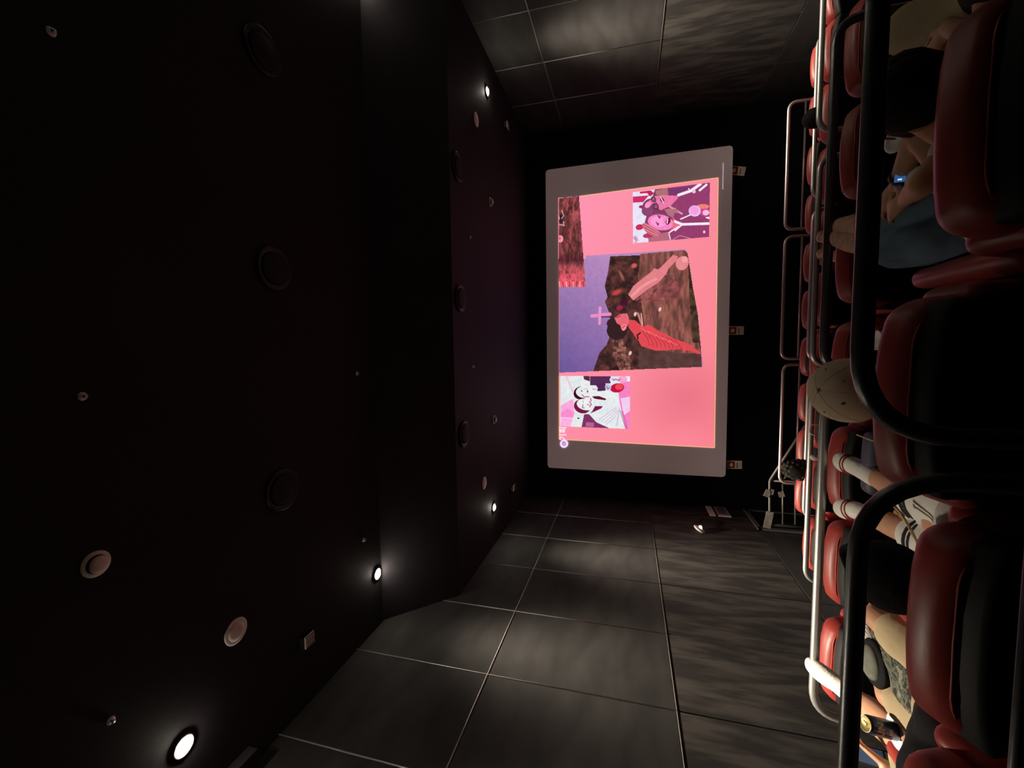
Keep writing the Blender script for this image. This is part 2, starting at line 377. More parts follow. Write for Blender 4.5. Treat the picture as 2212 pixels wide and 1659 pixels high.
for (x, y, z, lb) in [(-1.26, 1.79, ZUP, 'round cream smoke detector on the high ceiling, largest and nearest of the three'),
                      (-1.23, 7.47, ZLOW, 'round cream smoke detector on the low ceiling, left of the two far ones'),
                      (2.65, 7.46, ZLOW, 'round cream smoke detector on the low ceiling, right of the two far ones')]:
    e = empty('smoke_detector', (x, y, z), lb, 'smoke detector', 'smoke detectors on the ceiling')
    build('base_plate', mbs(lathe([(.078, 0), (.080, -.012), (.066, -.018)])), M_CARD, e)
    build('slotted_ring', mbs(lathe([(.058, -.016), (.054, -.030), (.046, -.034)])), M_BPL, e)
    build('sensor_cap', mbs(lathe([(.052, -.034), (.050, -.046), (.030, -.054), (.002, -.056)])), M_CARD, e)
for (x, y, z, r, lb) in [(-2.87, 3.46, ZUP, 0, 'white gridded lamp box on the high ceiling between the two brightest lamps'),
                         (-2.86, 8.62, ZLOW, 0, 'tiny white gridded box on the low ceiling beyond the far left lamp'),
                         (4.44, 8.5, ZLOW, 0, 'tiny white gridded box on the low ceiling beyond the right lamp')]:
    e = empty('emergency_lamp_box', (x, y, z), lb, 'emergency light', 'white gridded boxes on the ceiling')
    build('black_bracket', mbs(rbox(.12, .16, .05, .006, 1, Matrix.Translation((0, 0, -.026)))), M_BPL, e, smooth=False)
    build('white_face', mbs(rbox(.125, .13, .012, .003, 1, Matrix.Translation((0, 0, -.058)))), M_WPL, e, smooth=False)
    g = MB()
    for k in range(5): box(g, -.06, .06, -.058 + k * .029 - .003, -.058 + k * .029 + .003, -.070, -.063)
    for k in range(3): box(g, -.045 + k * .045 - .003, -.045 + k * .045 + .003, -.062, .062, -.070, -.063)
    build('grid_bars', g, M_WPLD, e, smooth=False)
for (x, y, z, lb) in [(-1.26, 3.26, ZUP, 'round black air diffuser on the high ceiling, clearest, toward the left wall'),
                      (.79, 3.3, ZUP, 'round black air diffuser in the middle of the dark high ceiling'),
                      (2.68, 3.3, ZUP, 'round black air diffuser on the high ceiling toward the right wall'),
                      (-1.21, 5.96, ZLOW, 'round black air diffuser on the low ceiling, leftmost of the three beside the bulkhead'),
                      (.79, 5.93, ZLOW, 'round black air diffuser on the low ceiling, middle of the three beside the bulkhead'),
                      (2.64, 5.93, ZLOW, 'round black air diffuser on the low ceiling, rightmost of the three beside the bulkhead')]:
    e = empty('air_diffuser', (x, y, z), lb, 'air vent', 'round black ceiling diffusers')
    build('outer_ring', mbs(lathe([(.150, .0), (.190, -.004), (.198, -.024), (.182, -.034), (.158, -.020)])), M_BPL, e)
    build('centre_disc', mbs(lathe([(.142, -.004), (.146, -.030), (.120, -.038), (.002, -.040)])), M_CEIL, e)
for k, (x, y, z, lb) in enumerate([(1.78, 6.4, ZLOW, 'tiny sprinkler on the low ceiling above the right part of the screen'), (-.22, 6.42, ZLOW, 'tiny sprinkler on the low ceiling above the left part of the screen'),
        (-2.29, 4.5, ZUP, 'tiny sprinkler on the high ceiling beside the second left lamp'), (-.23, 4.5, ZUP, 'tiny sprinkler on the high ceiling near the bulkhead, middle'),
        (-.23, 1.8, ZUP, 'small sprinkler overhead right of the near smoke detector'), (-2.29, 1.8, ZUP, 'small sprinkler overhead beside the nearest left lamp'),
        (1.83, 1.8, ZUP, 'small bright sprinkler overhead in the dark upper right of the ceiling')]):
    e = empty('sprinkler_head', (x, y, z), lb, 'sprinkler', 'ceiling sprinklers')
    build('escutcheon', mbs(lathe([(.010, 0), (.026, -.002), (.024, -.008), (.010, -.010)], 16)), M_WPL, e)
    build('deflector', mbs(lathe([(.005, -.008), (.005, -.026), (.013, -.028), (.013, -.031)], 12)), M_STEEL, e)

# ------------------------------------------------------------------ screen and the projected slide
YS = 10.25
def S(px, py, d=0.0): return W(px, py, YS - d)
c0, c1, c2, c3 = (-2.84, CZ + 1.90), (4.23, CZ + 1.90), (4.26, CZ - 2.08), (-2.82, CZ - 2.09)
scr = empty('cinema_screen', (.7, YS, CZ - 2.1), 'large wide cinema screen on the black front wall showing a pink slide of photos', 'screen')
def off(o):
    o.parent = scr; o.matrix_parent_inverse = Matrix.Translation((-.7, -YS, -(CZ - 2.1))); return o
def rounded_outline(cs, r=.09, n=6):
    out = []; k = len(cs)
    for i in range(k):
        p = Vector(cs[i]).to_2d() if len(cs[i]) > 2 else Vector(cs[i]); a = (Vector(cs[i - 1]) - p).normalized(); b = (Vector(cs[(i + 1) % k]) - p).normalized()
        s = p + a * r; e = p + b * r
        for j in range(n + 1):
            t = j / n; out.append(s * (1 - t) ** 2 + p * 2 * t * (1 - t) + e * t * t)
    return out
def slab(name, outline, y0, y1, m, parent=None):
    n = len(outline); v = [(p[0], y0, p[1]) for p in outline] + [(p[0], y1, p[1]) for p in outline]
    f = [tuple(range(n)), tuple(range(2 * n - 1, n - 1, -1))] + [(i, i + n, (i + 1) % n + n, (i + 1) % n) for i in range(n)]
    return build(name, MB().add(v, f), m, parent, smooth=False)
def screen_grey():
    mt = mat('screen_cloth_spill_glow', (0.62, 0.60, 0.60, 1), 0.9, spec=0.1)
    nt = mt.node_tree; b = nt.nodes['Principled BSDF']
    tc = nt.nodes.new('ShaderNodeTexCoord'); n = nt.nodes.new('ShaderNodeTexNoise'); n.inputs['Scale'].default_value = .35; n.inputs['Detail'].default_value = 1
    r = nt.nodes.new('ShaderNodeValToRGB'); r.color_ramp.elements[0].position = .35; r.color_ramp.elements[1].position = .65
    r.color_ramp.elements[0].color = rgb(74, 60, 60); r.color_ramp.elements[1].color = rgb(100, 78, 78)  # uneven stray projector light, put into the cloth's emission
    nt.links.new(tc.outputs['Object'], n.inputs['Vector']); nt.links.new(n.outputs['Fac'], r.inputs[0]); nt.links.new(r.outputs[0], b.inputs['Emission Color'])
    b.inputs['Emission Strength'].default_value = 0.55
    return mt
off(slab('screen_surface', rounded_outline([c0, c1, c2, c3]), YS, YS + .06, screen_grey()))

# raster painter in photo pixels -> colour attribute on small flat grids
class Canvas:
    def __init__(s, x0, x1, y0, y1, k=1.0):
        s.k = k; s.xs = np.arange(x0, x1 + 1e-6, k); s.ys = np.arange(y0, y1 + 1e-6, k)
        s.X, s.Y = np.meshgrid(s.xs, s.ys); s.C = np.zeros(s.X.shape + (3,)); s.T = (lambda x, y: (x, y))
    def frame(s, ox, oy, sc): s.T = lambda x, y: (ox + x / sc, oy + y / sc); s.sc = sc; return s
    def col(s, m, c, a=1.0):
        c = np.array(c, float); m = m[..., None] * a; s.C = s.C * (1 - m) + c * m
    def poly(s, pts, c, a=1.0):
        P = [s.T(*p) for p in pts]; m = np.zeros(s.X.shape, bool); n = len(P)
        for i in range(n):
            x1, y1 = P[i]; x2, y2 = P[(i + 1) % n]
            if y1 == y2: continue
            cnd = ((y1 > s.Y) != (y2 > s.Y)) & (s.X < (x2 - x1) * (s.Y - y1) / (y2 - y1) + x1); m ^= cnd
        s.col(m.astype(float), c, a); return m
    def ell(s, cx, cy, rx, ry, c, rot=0, a=1.0, soft=0.0):
        x, y = s.T(cx, cy); rx /= s.sc; ry /= s.sc; t = math.radians(rot)
        dx = s.X - x; dy = s.Y - y; u = (dx * math.cos(t) + dy * math.sin(t)) / rx; v = (-dx * math.sin(t) + dy * math.cos(t)) / ry
        d = np.sqrt(u * u + v * v)
        m = (d < 1).astype(float) if not soft else np.clip((1 - d) / soft, 0, 1)
        s.col(m, c, a)
    def line(s, pts, w, c, a=1.0):
        P = [s.T(*p) for p in pts]; w = w / s.sc / 2; m = np.zeros(s.X.shape)
        for (x1, y1), (x2, y2) in zip(P[:-1], P[1:]):
            dx, dy = x2 - x1, y2 - y1; L = dx * dx + dy * dy + 1e-9
            t = np.clip(((s.X - x1) * dx + (s.Y - y1) * dy) / L, 0, 1); d = np.hypot(s.X - x1 - t * dx, s.Y - y1 - t * dy)
            m = np.maximum(m, np.clip((w + .5 - d), 0, 1))
        s.col(m, c, a)
    def noise(s, sx, sy, seed, oct=4):
        rs = np.random.RandomState(seed); out = np.zeros(s.X.shape); amp = 1; tot = 0
        for o in range(oct):
            gx = sx / 2 ** o; gy = sy / 2 ** o
            nx = int((s.xs[-1] - s.xs[0]) / gx) + 3; ny = int((s.ys[-1] - s.ys[0]) / gy) + 3; g = rs.rand(ny, nx)
            fx = (s.X - s.xs[0]) / gx; fy = (s.Y - s.ys[0]) / gy; ix = fx.astype(int); iy = fy.astype(int); tx = fx - ix; ty = fy - iy
            tx = tx * tx * (3 - 2 * tx); ty = ty * ty * (3 - 2 * ty)
            out += amp * ((g[iy, ix] * (1 - tx) + g[iy, ix + 1] * tx) * (1 - ty) + (g[iy + 1, ix] * (1 - tx) + g[iy + 1, ix + 1] * tx) * ty); tot += amp; amp *= .6
        return out / tot
    def mesh(s, name, d, quad, E, parent_fn):
        m = np.zeros(s.X.shape, bool); n = len(quad)
        for i in range(n):
            x1, y1 = quad[i]; x2, y2 = quad[(i + 1) % n]
            if y1 == y2: continue
            m ^= ((y1 > s.Y) != (y2 > s.Y)) & (s.X < (x2 - x1) * (s.Y - y1) / (y2 - y1) + x1)
        s.C = s.C * (0.96 + .08 * s.noise(5, 6, 31, 2))[..., None] if name != 'slide_background' else s.C
        h, w = s.X.shape; c = np.stack([1659 - s.Y - 829.5, s.X - 1106.0, np.full(s.X.shape, F_PX)], -1)
        A = np.array([AX, AY, AZ]); r = c @ A.T; r = r * ((YS - d) / r[..., 1:2]); r[..., 2] += CZ
        idx = np.arange(h * w).reshape(h, w); ok = m[:-1, :-1] & m[1:, 1:]
        q = np.stack([idx[:-1, :-1], idx[:-1, 1:], idx[1:, 1:], idx[1:, :-1]], -1)[ok]
        used = np.unique(q); mp = -np.ones(h * w, int); mp[used] = np.arange(len(used)); q = mp[q]; vv = r.reshape(-1, 3)[used]
        C = np.clip(s.C, 0, 255).reshape(-1, 3)[used] / 255.0; C = np.where(C <= .04045, C / 12.92, ((C + .055) / 1.055) ** 2.4)
        me = bpy.data.meshes.new(name); me.vertices.add(len(vv)); me.vertices.foreach_set('co', vv.astype(np.float32).ravel())
        me.loops.add(q.size); me.loops.foreach_set('vertex_index', q.ravel().astype(np.int32))
        me.polygons.add(len(q)); me.polygons.foreach_set('loop_start', np.arange(0, q.size, 4, dtype=np.int32)); me.update(calc_edges=True)
        at = me.color_attributes.new('print', 'FLOAT_COLOR', 'POINT'); at.data.foreach_set('color', np.concatenate([C, np.ones((len(C), 1))], 1).astype(np.float32).ravel())
        me.materials.append(E); o = bpy.data.objects.new(name, me); col.objects.link(o); parent_fn(o); return o
def attr_emit():
    mt = bpy.data.materials.new('projected_picture'); mt.use_nodes = True; nt = mt.node_tree; nt.nodes.remove(nt.nodes['Principled BSDF'])
    e = nt.nodes.new('ShaderNodeEmission'); a = nt.nodes.new('ShaderNodeAttribute'); a.attribute_name = 'print'
    nt.links.new(a.outputs['Color'], e.inputs[0]); e.inputs[1].default_value = SCREEN_E
    nt.links.new(e.outputs[0], nt.nodes['Material Output'].inputs[0]); return mt
EM = attr_emit()

# pink background of the slide
cv = Canvas(1200, 1556, 376, 974, 1.5); cv.frame(0, 0, 1)
u = (cv.X - 1207) / 345; v = (cv.Y - 400) / 570
base = np.stack([255 - 4 * u + 0 * v, 150 - 10 * u - 8 * v, 180 - 24 * u - 14 * v], -1); cv.C = base
cv.ell(1480, 860, 130, 110, (232, 116, 134), soft=.9, a=.8); cv.ell(1480, 945, 60, 40, (255, 136, 156), soft=.9, a=.6)
SL = [(1205.5, 427), (1251, 423.5), (1552, 383), (1543.5, 967.5), (1207.5, 949)]
cv.mesh('slide_background', .010, SL, EM, off)
ln = Canvas(1200, 1556, 376, 974, 1.0); ln.frame(0, 0, 1); ln.C[:] = (255, 196, 150)
def strip(p, q, w):
    d = Vector((q[0] - p[0], q[1] - p[1])).normalized(); nrm = Vector((-d.y, d.x)) * w / 2
    return [(p[0] + nrm.x, p[1] + nrm.y), (q[0] + nrm.x, q[1] + nrm.y), (q[0] - nrm.x, q[1] - nrm.y), (p[0] - nrm.x, p[1] - nrm.y)]
M_EDGE = emat('projected_light_edge', rgb(255, 190, 140), .95)
em = MB()
for p, q in (((1551.5, 384), (1543.5, 967)), ((1208, 812), (1208, 949)), ((1208, 949), (1543.5, 967)), ((1251, 424), (1551, 384))):
    s4 = [S(a, b, .013) for a, b in strip(p, q, 1.6)]; em.add(s4, [(0, 1, 2, 3)])
off(build('slide_edge_light', em, M_EDGE, smooth=False))

# photo: surf/rock picture at the top
cv = Canvas(1204, 1270, 420, 626, 1.0); cv.frame(1180, 410, 7.54)
n1 = cv.noise(7, 22, 3); n2 = cv.noise(3, 6, 5, 3); n1 = np.clip((n1 - .5) * 2.6 + .5, 0, 1); n2 = np.clip((n2 - .5) * 2 + .5, 0, 1)
yy = np.clip((cv.Y - 425) / 195, 0, 1)
a = np.array([62, 34, 34.]); b = np.array([196, 92, 96.])
cv.C = a + (b - a) * (n1 * .65 + n2 * .35)[..., None]
hot = np.clip((yy - .74) * 6, 0, 1) * np.clip(.35 + n2, 0, 1); cv.C = cv.C * (1 - hot[..., None]) + np.array([250, 96, 118.]) * hot[..., None]
band = np.clip(1 - np.abs(yy - .70) * 14, 0, 1) * .55; cv.C = cv.C * (1 - band[..., None]) + np.array([60, 22, 38.]) * band[..., None]
cv.ell(230, 800, 48, 58, (255, 150, 170)); cv.ell(215, 790, 22, 26, (214, 92, 110))
cv.ell(240, 470, 52, 120, (30, 14, 34), a=.75, soft=.5)
for p in ([(190, 370), (215, 470), (190, 500)], [(255, 340), (285, 420), (250, 470)], [(250, 560), (290, 590), (280, 520)], [(215, 560), (250, 580)]): cv.line(p, 11, (238, 198, 190))
for k in range(8): cv.line([(215 + k * 55, 1500), (222 + k * 55, 1590)], 18, (255, 190, 170) if k % 2 == 0 else (150, 50, 50), .8)
cv.mesh('surf_photo', .020, [(1207, 428), (1251, 423.5), (1265.5, 621), (1207, 621)], EM, off)

# photo: tall outdoor picture with a person in a red shirt, wooden cross on a hill and a pink flamingo-like sign
cv = Canvas(1204, 1522, 532, 812, 1.0); cv.frame(1260, 530, 5.926)
g = np.clip((cv.Y - 550) / 260, 0, 1)[..., None]; gx = np.clip((cv.X - 1207) / 110, 0, 1)[..., None]
cv.C = (np.array([176, 136, 186.]) * (1 - g) + np.array([104, 84, 150.]) * g) * (1 - gx * .25) + np.array([214, 146, 208.]) * gx * .25
nn = cv.noise(12, 12, 9); n3 = cv.noise(5, 5, 11, 3); n5 = cv.noise(6, 24, 21, 3)
def tex(m, c1_, c2_, n_, k=2.2):
    t = np.clip((n_ - .5) * k + .5, 0, 1)[..., None]; cc = np.array(c1_, float) * (1 - t) + np.array(c2_, float) * t
    cv.C = np.where(m[..., None], cc, cv.C)
m_ = cv.poly([(345, 140), (318, 330), (275, 520), (310, 660), (275, 720), (330, 860), (345, 960), (305, 1010), (345, 1150), (300, 1270), (205, 1380), (118, 1640), (900, 1640), (900, 120)], (70, 40, 40)); tex(m_, (46, 30, 30), (104, 58, 54), nn)
m_ = cv.poly([(730, 110), (1290, 60), (1340, 90), (1400, 700), (1500, 1220), (1510, 1560), (880, 1600), (780, 1000), (740, 730), (700, 400)], (120, 74, 66)); tex(m_, (96, 58, 54), (160, 96, 84), n5)
m_ = cv.poly([(1340, 100), (1400, 120), (1540, 1500), (1480, 1250), (1400, 1250), (1360, 700)], (60, 44, 34)); tex(m_, (48, 36, 28), (92, 70, 50), nn)
m_ = cv.poly([(370, 1180), (500, 1200), (620, 1480), (600, 1590), (470, 1600), (380, 1400)], (120, 80, 70)); tex(m_, (70, 42, 42), (168, 108, 92), n3)
for cx, cy, rx, ry, cc in ((430, 600, 90, 42, (190, 70, 66)), (465, 800, 60, 46, (150, 40, 70)), (490, 390, 26, 90, (150, 92, 76)), (650, 260, 52, 40, (206, 92, 90)), (520, 730, 70, 46, (72, 22, 44))): cv.ell(cx, cy, rx, ry, cc, rot=-25, soft=.5)
# dark seated figure's lap
m_ = cv.poly([(700, 1290), (900, 1330), (1260, 1380), (1510, 1390), (1515, 1560), (900, 1600), (720, 1600)], (86, 58, 54)); tex(m_, (78, 52, 50), (96, 66, 62), nn)
m_ = cv.poly([(860, 640), (980, 560), (1150, 430), (1260, 520), (1230, 660), (900, 720), (700, 730)], (140, 74, 78)); tex(m_, (110, 58, 58), (170, 92, 92), nn)
# long pink carved shape
cv.poly([(575, 630), (640, 520), (790, 400), (880, 330), (905, 290), (960, 310), (1100, 170), (1150, 120), (1210, 140), (1190, 200), (1090, 300), (1060, 370), (960, 480), (830, 560), (640, 705)], (226, 128, 136))
cv.line([(620, 650), (760, 520), (930, 430)], 34, (246, 166, 160), .7); cv.line([(680, 700), (900, 560), (1040, 420)], 30, (170, 80, 96), .6)
cv.ell(1265, 230, 80, 92, (232, 138, 142), rot=25); cv.ell(1300, 180, 40, 40, (246, 160, 162))
# cross of light wood
cv.line([(110, 905), (340, 880)], 44, (234, 140, 196)); cv.line([(215, 800), (208, 1000)], 34, (236, 150, 204)); cv.line([(235, 915), (350, 915)], 14, (70, 34, 60))
# person in red: dark hair, face, shirt, arm
cv.ell(430, 1090, 130, 120, (54, 32, 36)); cv.ell(360, 1000, 60, 60, (56, 32, 36))
m_ = cv.poly([(400, 930), (470, 880), (560, 870), (585, 930), (580, 1010), (545, 1060), (520, 1090), (485, 1060), (470, 1020), (430, 1000)], (232, 104, 120))
cv.ell(520, 1050, 30, 42, (255, 140, 140), rot=20); cv.line([(500, 1060), (530, 1030)], 10, (150, 40, 56)); cv.line([(430, 925), (470, 905)], 8, (90, 30, 40))
cv.poly([(585, 950), (660, 960), (760, 1040), (830, 1010), (960, 1090), (1200, 1210), (1330, 1250), (1500, 1370), (1490, 1395), (1330, 1340), (1290, 1370), (1260, 1330), (930, 1350), (740, 1290), (700, 1200), (680, 1200), (640, 1130), (580, 1050)], (226, 74, 84))
for k in range(9): cv.line([(760 + k * 50, 1100 + k * 12), (820 + k * 55, 1190 + k * 16), (850 + k * 50, 1280 + k * 6)], 9, (150, 36, 54), .65)
for k in range(5): cv.line([(740 + k * 90, 1060 + k * 40), (840 + k * 90, 1120 + k * 40)], 16, (255, 110, 112), .7)
cv.line([(700, 1190), (690, 1150), (730, 1120)], 18, (40, 22, 28))
for p in ((665, 880), (980, 820), (600, 1380)): cv.ell(p[0], p[1], 16, 28, (236, 200, 190), rot=20)
cv.line([(700, 870), (755, 1030)], 26, (206, 128, 120)); cv.line([(740, 870), (760, 1010)], 12, (250, 190, 180))
cv.mesh('portrait_photo', .016, [(1207, 559), (1266, 558), (1266, 552), (1480, 538), (1486, 548), (1497, 620), (1508, 680), (1518, 793), (1208, 805.5)], EM, off)

# photo: two smiling women with a drink (purple-pink tint)
cv = Canvas(1362, 1540, 392, 530, .6); cv.frame(1350, 340, 8.296)
P1, P2, P3, WH = (150, 62, 110), (226, 110, 168), (250, 226, 250), (252, 240, 252)
cv.C[:] = (128, 62, 92)
cv.poly([(130, 600), (540, 560), (400, 1000), (350, 1180), (440, 1560), (130, 1560)], (232, 228, 246))
cv.poly([(140, 715), (470, 690), (520, 640), (460, 590), (270, 615), (260, 650), (400, 640), (430, 680), (140, 705)], (198, 36, 92)); cv.poly([(140, 715), (420, 690), (330, 800), (140, 812)], (206, 46, 104))
cv.poly([(540, 600), (760, 540), (780, 680), (560, 680)], (156, 100, 104)); n = cv.noise(3, 4, 4, 2); cv.poly([(540, 600), (760, 540), (780, 660), (560, 670)], (196, 132, 122), .4)
cv.poly([(780, 540), (1530, 450), (1520, 1430), (820, 1500), (800, 1360), (1030, 1200), (900, 1130), (800, 1080), (760, 900), (960, 700)], P1)
cv.poly([(800, 560), (1240, 510), (960, 660), (790, 690)], (120, 56, 110))
cv.poly([(420, 1400), (800, 1330), (800, 1500), (420, 1540)], (186, 104, 126)); cv.poly([(700, 930), (920, 900), (860, 1090), (800, 1080)], (180, 112, 128))
cv.ell(290, 885, 40, 26, (170, 40, 90)); cv.ell(260, 1250, 70, 52, (204, 46, 92), rot=-10); cv.ell(420, 1400, 100, 44, (190, 54, 96), rot=-8)
cv.ell(430, 870, 150, 110, (128, 60, 108), rot=-50); cv.ell(400, 960, 100, 90, (140, 70, 112))
cv.poly([(340, 880), (430, 780), (540, 690), (700, 670), (780, 680), (960, 690), (940, 740), (830, 860), (640, 950), (580, 900), (520, 810), (440, 880)], (236, 120, 166))
cv.ell(410, 850, 62, 46, (255, 150, 196), rot=-50)
cv.ell(510, 750, 44, 54, (92, 48, 84), rot=-20); cv.ell(555, 880, 50, 58, (92, 48, 84), rot=-20); cv.ell(510, 750, 24, 32, (156, 92, 118)); cv.ell(555, 880, 28, 34, (156, 92, 118)); cv.line([(540, 790), (580, 850)], 16, (110, 50, 90))
cv.ell(665, 760, 56, 30, (90, 20, 50), rot=62); cv.line([(640, 715), (690, 810)], 18, WH)
cv.ell(640, 1160, 260, 160, (142, 66, 110), rot=8); cv.ell(640, 1165, 232, 138, (246, 136, 196), rot=10); cv.ell(600, 1150, 140, 90, (255, 158, 216), rot=10)
cv.poly([(310, 1190), (360, 1170), (480, 1230), (650, 1350), (520, 1420), (400, 1360), (320, 1270)], (206, 106, 124))
for k in range(5): cv.line([(330, 1180 + k * 22), (440, 1235 + k * 24), (600, 1340 + k * 16)], 10, (160, 66, 92) if k % 2 else (246, 168, 180), .8)
cv.line([(590, 1040), (620, 1090)], 14, (90, 30, 60)); cv.line([(560, 1160), (590, 1215)], 14, (90, 30, 60)); cv.line([(625, 1050), (630, 1080)], 18, (130, 50, 90)); cv.line([(595, 1175), (600, 1205)], 18, (130, 50, 90))
cv.line([(690, 1110), (720, 1160), (690, 1180)], 8, (206, 76, 150)); cv.ell(775, 1145, 40, 66, (130, 20, 60), rot=25); cv.line([(765, 1110), (755, 1180)], 20, WH)
cv.poly([(860, 1080), (940, 1150), (1010, 1190), (900, 1300), (790, 1340), (860, 1240)], (240, 110, 140))
cv.line([(900, 1150), (1030, 1200), (1520, 1185)], 46, WH); cv.line([(900, 1310), (1030, 1200)], 26, WH); cv.line([(790, 1350), (960, 1240)], 22, WH); cv.line([(790, 1370), (820, 1490)], 16, WH)
cv.line([(960, 675), (1180, 600), (1350, 480)], 50, WH); cv.line([(1340, 590), (1460, 490)], 38, WH); cv.ell(1235, 610, 34, 34, (240, 200, 220)); cv.ell(1145, 565, 14, 12, WH)
cv.line([(800, 880), (1020, 1010)], 34, (214, 160, 170)); cv.ell(900, 960, 60, 30, (176, 110, 124), rot=30)
cv.ell(1420, 960, 90, 96, (206, 70, 130)); cv.ell(1400, 880, 110, 44, (246, 130, 120)); cv.ell(1450, 990, 60, 50, (250, 190, 230)); cv.ell(1250, 960, 108, 100, (232, 190, 250)); cv.ell(1240, 950, 82, 76, (248, 160, 224))
cv.line([(1000, 1105), (1170, 1030)], 22, WH); cv.poly([(1440, 1070), (1525, 1065), (1525, 1110), (1460, 1090)], WH); cv.ell(1420, 1335, 22, 26, (255, 206, 190)); cv.line([(850, 1480), (980, 1400), (1170, 1450)], 8, (230, 190, 190))
for k in range(14): cv.line([(150 + random.random() * 60, 1400 + k * 9), (190 + random.random() * 60, 1420 + k * 9)], 7, (190, 90, 130), .8)
cv.mesh('two_women_photo', .020, [(1366.5, 415), (1534, 394), (1532, 512), (1367, 526)], EM, off)

# photo: overexposed couple at a table
cv = Canvas(1206, 1366, 808, 930, .6); cv.frame(1190, 800, 9.216)
cv.C[:] = (228, 234, 236)
cv.poly([(200, 700), (440, 560), (470, 840), (400, 1130), (200, 1110)], (250, 170, 220)); cv.poly([(200, 850), (340, 760), (470, 850), (440, 940), (200, 930)], (255, 140, 206)); cv.line([(200, 940), (440, 960)], 12, (255, 235, 250)); cv.poly([(200, 960), (430, 975), (390, 1120), (200, 1110)], (252, 176, 226))
cv.line([(300, 110), (360, 230), (430, 420)], 34, (252, 190, 220), .8)
cv.poly([(780, 110), (1190, 110), (1190, 260), (1090, 260), (1090, 410), (930, 420), (900, 300), (780, 300)], (82, 40, 82)); cv.poly([(645, 110), (775, 110), (775, 220), (660, 180)], (98, 38, 66))
for k in range(6): cv.line([(800, 140 + k * 24), (1170, 128 + k * 24)], 6, (112, 62, 112), .6)
cv.poly([(620, 880), (760, 870), (900, 1030), (1180, 1160), (610, 1130)], (126, 50, 100)); cv.poly([(700, 1030), (860, 1040), (860, 1130), (700, 1120)], (190, 110, 160), .8)
cv.poly([(480, 840), (660, 880), (610, 1130), (390, 1120)], (226, 234, 232)); cv.ell(548, 955, 24, 14, (40, 8, 30))
cv.poly([(1320, 260), (1590, 210), (1580, 1170), (1490, 1170), (1370, 640)], (246, 130, 196)); cv.poly([(1390, 560), (1580, 520), (1580, 800), (1450, 900)], (244, 206, 240)); cv.line([(1420, 820), (1520, 1160)], 40, (214, 100, 160), .7)
cv.ell(1300, 190, 130, 84, (228, 226, 238)); cv.ell(1430, 180, 90, 70, (246, 166, 206)); cv.line([(1230, 170), (1250, 200), (1290, 175), (1340, 200), (1380, 180)], 14, (120, 60, 120)); cv.poly([(1510, 110), (1585, 110), (1585, 220), (1540, 220)], WH)
cv.ell(1320, 350, 140, 92, (196, 16, 70), rot=-10); cv.ell(1360, 330, 80, 60, (232, 74, 84)); cv.ell(1140, 330, 60, 70, (206, 200, 226)); cv.line([(1110, 320), (1130, 370), (1170, 340)], 12, (110, 70, 140))
cv.ell(600, 450, 150, 130, (62, 8, 34), rot=-15); cv.ell(700, 430, 200, 124, (230, 236, 236), rot=0); cv.ell(860, 360, 70, 56, (230, 236, 236))
cv.line([(620, 480), (660, 530), (760, 520)], 16, (190, 60, 110)); cv.ell(615, 410, 12, 18, (120, 40, 70)); cv.line([(660, 385), (715, 355), (740, 420)], 7, (190, 120, 150)); cv.ell(730, 420, 16, 24, (190, 60, 110)); cv.line([(830, 380), (900, 375)], 14, (220, 120, 170)); cv.line([(690, 490), (750, 500)], 22, WH)
cv.poly([(800, 500), (900, 490), (1110, 570), (1050, 620), (860, 560)], (96, 16, 50)); cv.poly([(760, 500), (900, 420), (1130, 400), (1330, 480), (1330, 560), (1100, 560), (950, 510), (800, 520)], (232, 238, 236))
cv.ell(620, 720, 165, 135, (122, 20, 70), rot=20); cv.ell(690, 680, 175, 112, (232, 238, 238), rot=10); cv.poly([(820, 560), (1110, 600), (1200, 540), (1350, 600), (1370, 700), (1480, 1180), (1170, 1160), (760, 880), (860, 700)], (228, 234, 236))
cv.poly([(880, 710), (1040, 710), (1000, 760), (780, 860), (830, 800)], (120, 20, 74)); cv.line([(640, 680), (625, 740), (665, 750)], 12, (120, 40, 80)); cv.line([(770, 620), (805, 680), (770, 730)], 16, (196, 50, 110)); cv.line([(640, 610), (645, 640)], 8, (140, 60, 90)); cv.line([(720, 680), (760, 690)], 14, (200, 70, 120)); cv.line([(790, 560), (800, 610)], 18, (190, 60, 90))
for k in range(4): cv.line([(960 + k * 50, 980 + k * 30), (1130 + k * 40, 860 + k * 30), (1300 + k * 12, 740 + k * 30)], 12, (198, 160, 206), .7)
cv.line([(1365, 740), (1340, 900), (1310, 1100)], 12, (176, 150, 190), .7); cv.line([(1375, 800), (1490, 1160)], 12, (150, 60, 120), .8)
cv.mesh('couple_photo', .022, [(1210, 812), (1361, 812.5), (1361, 927), (1210, 921)], EM, off)

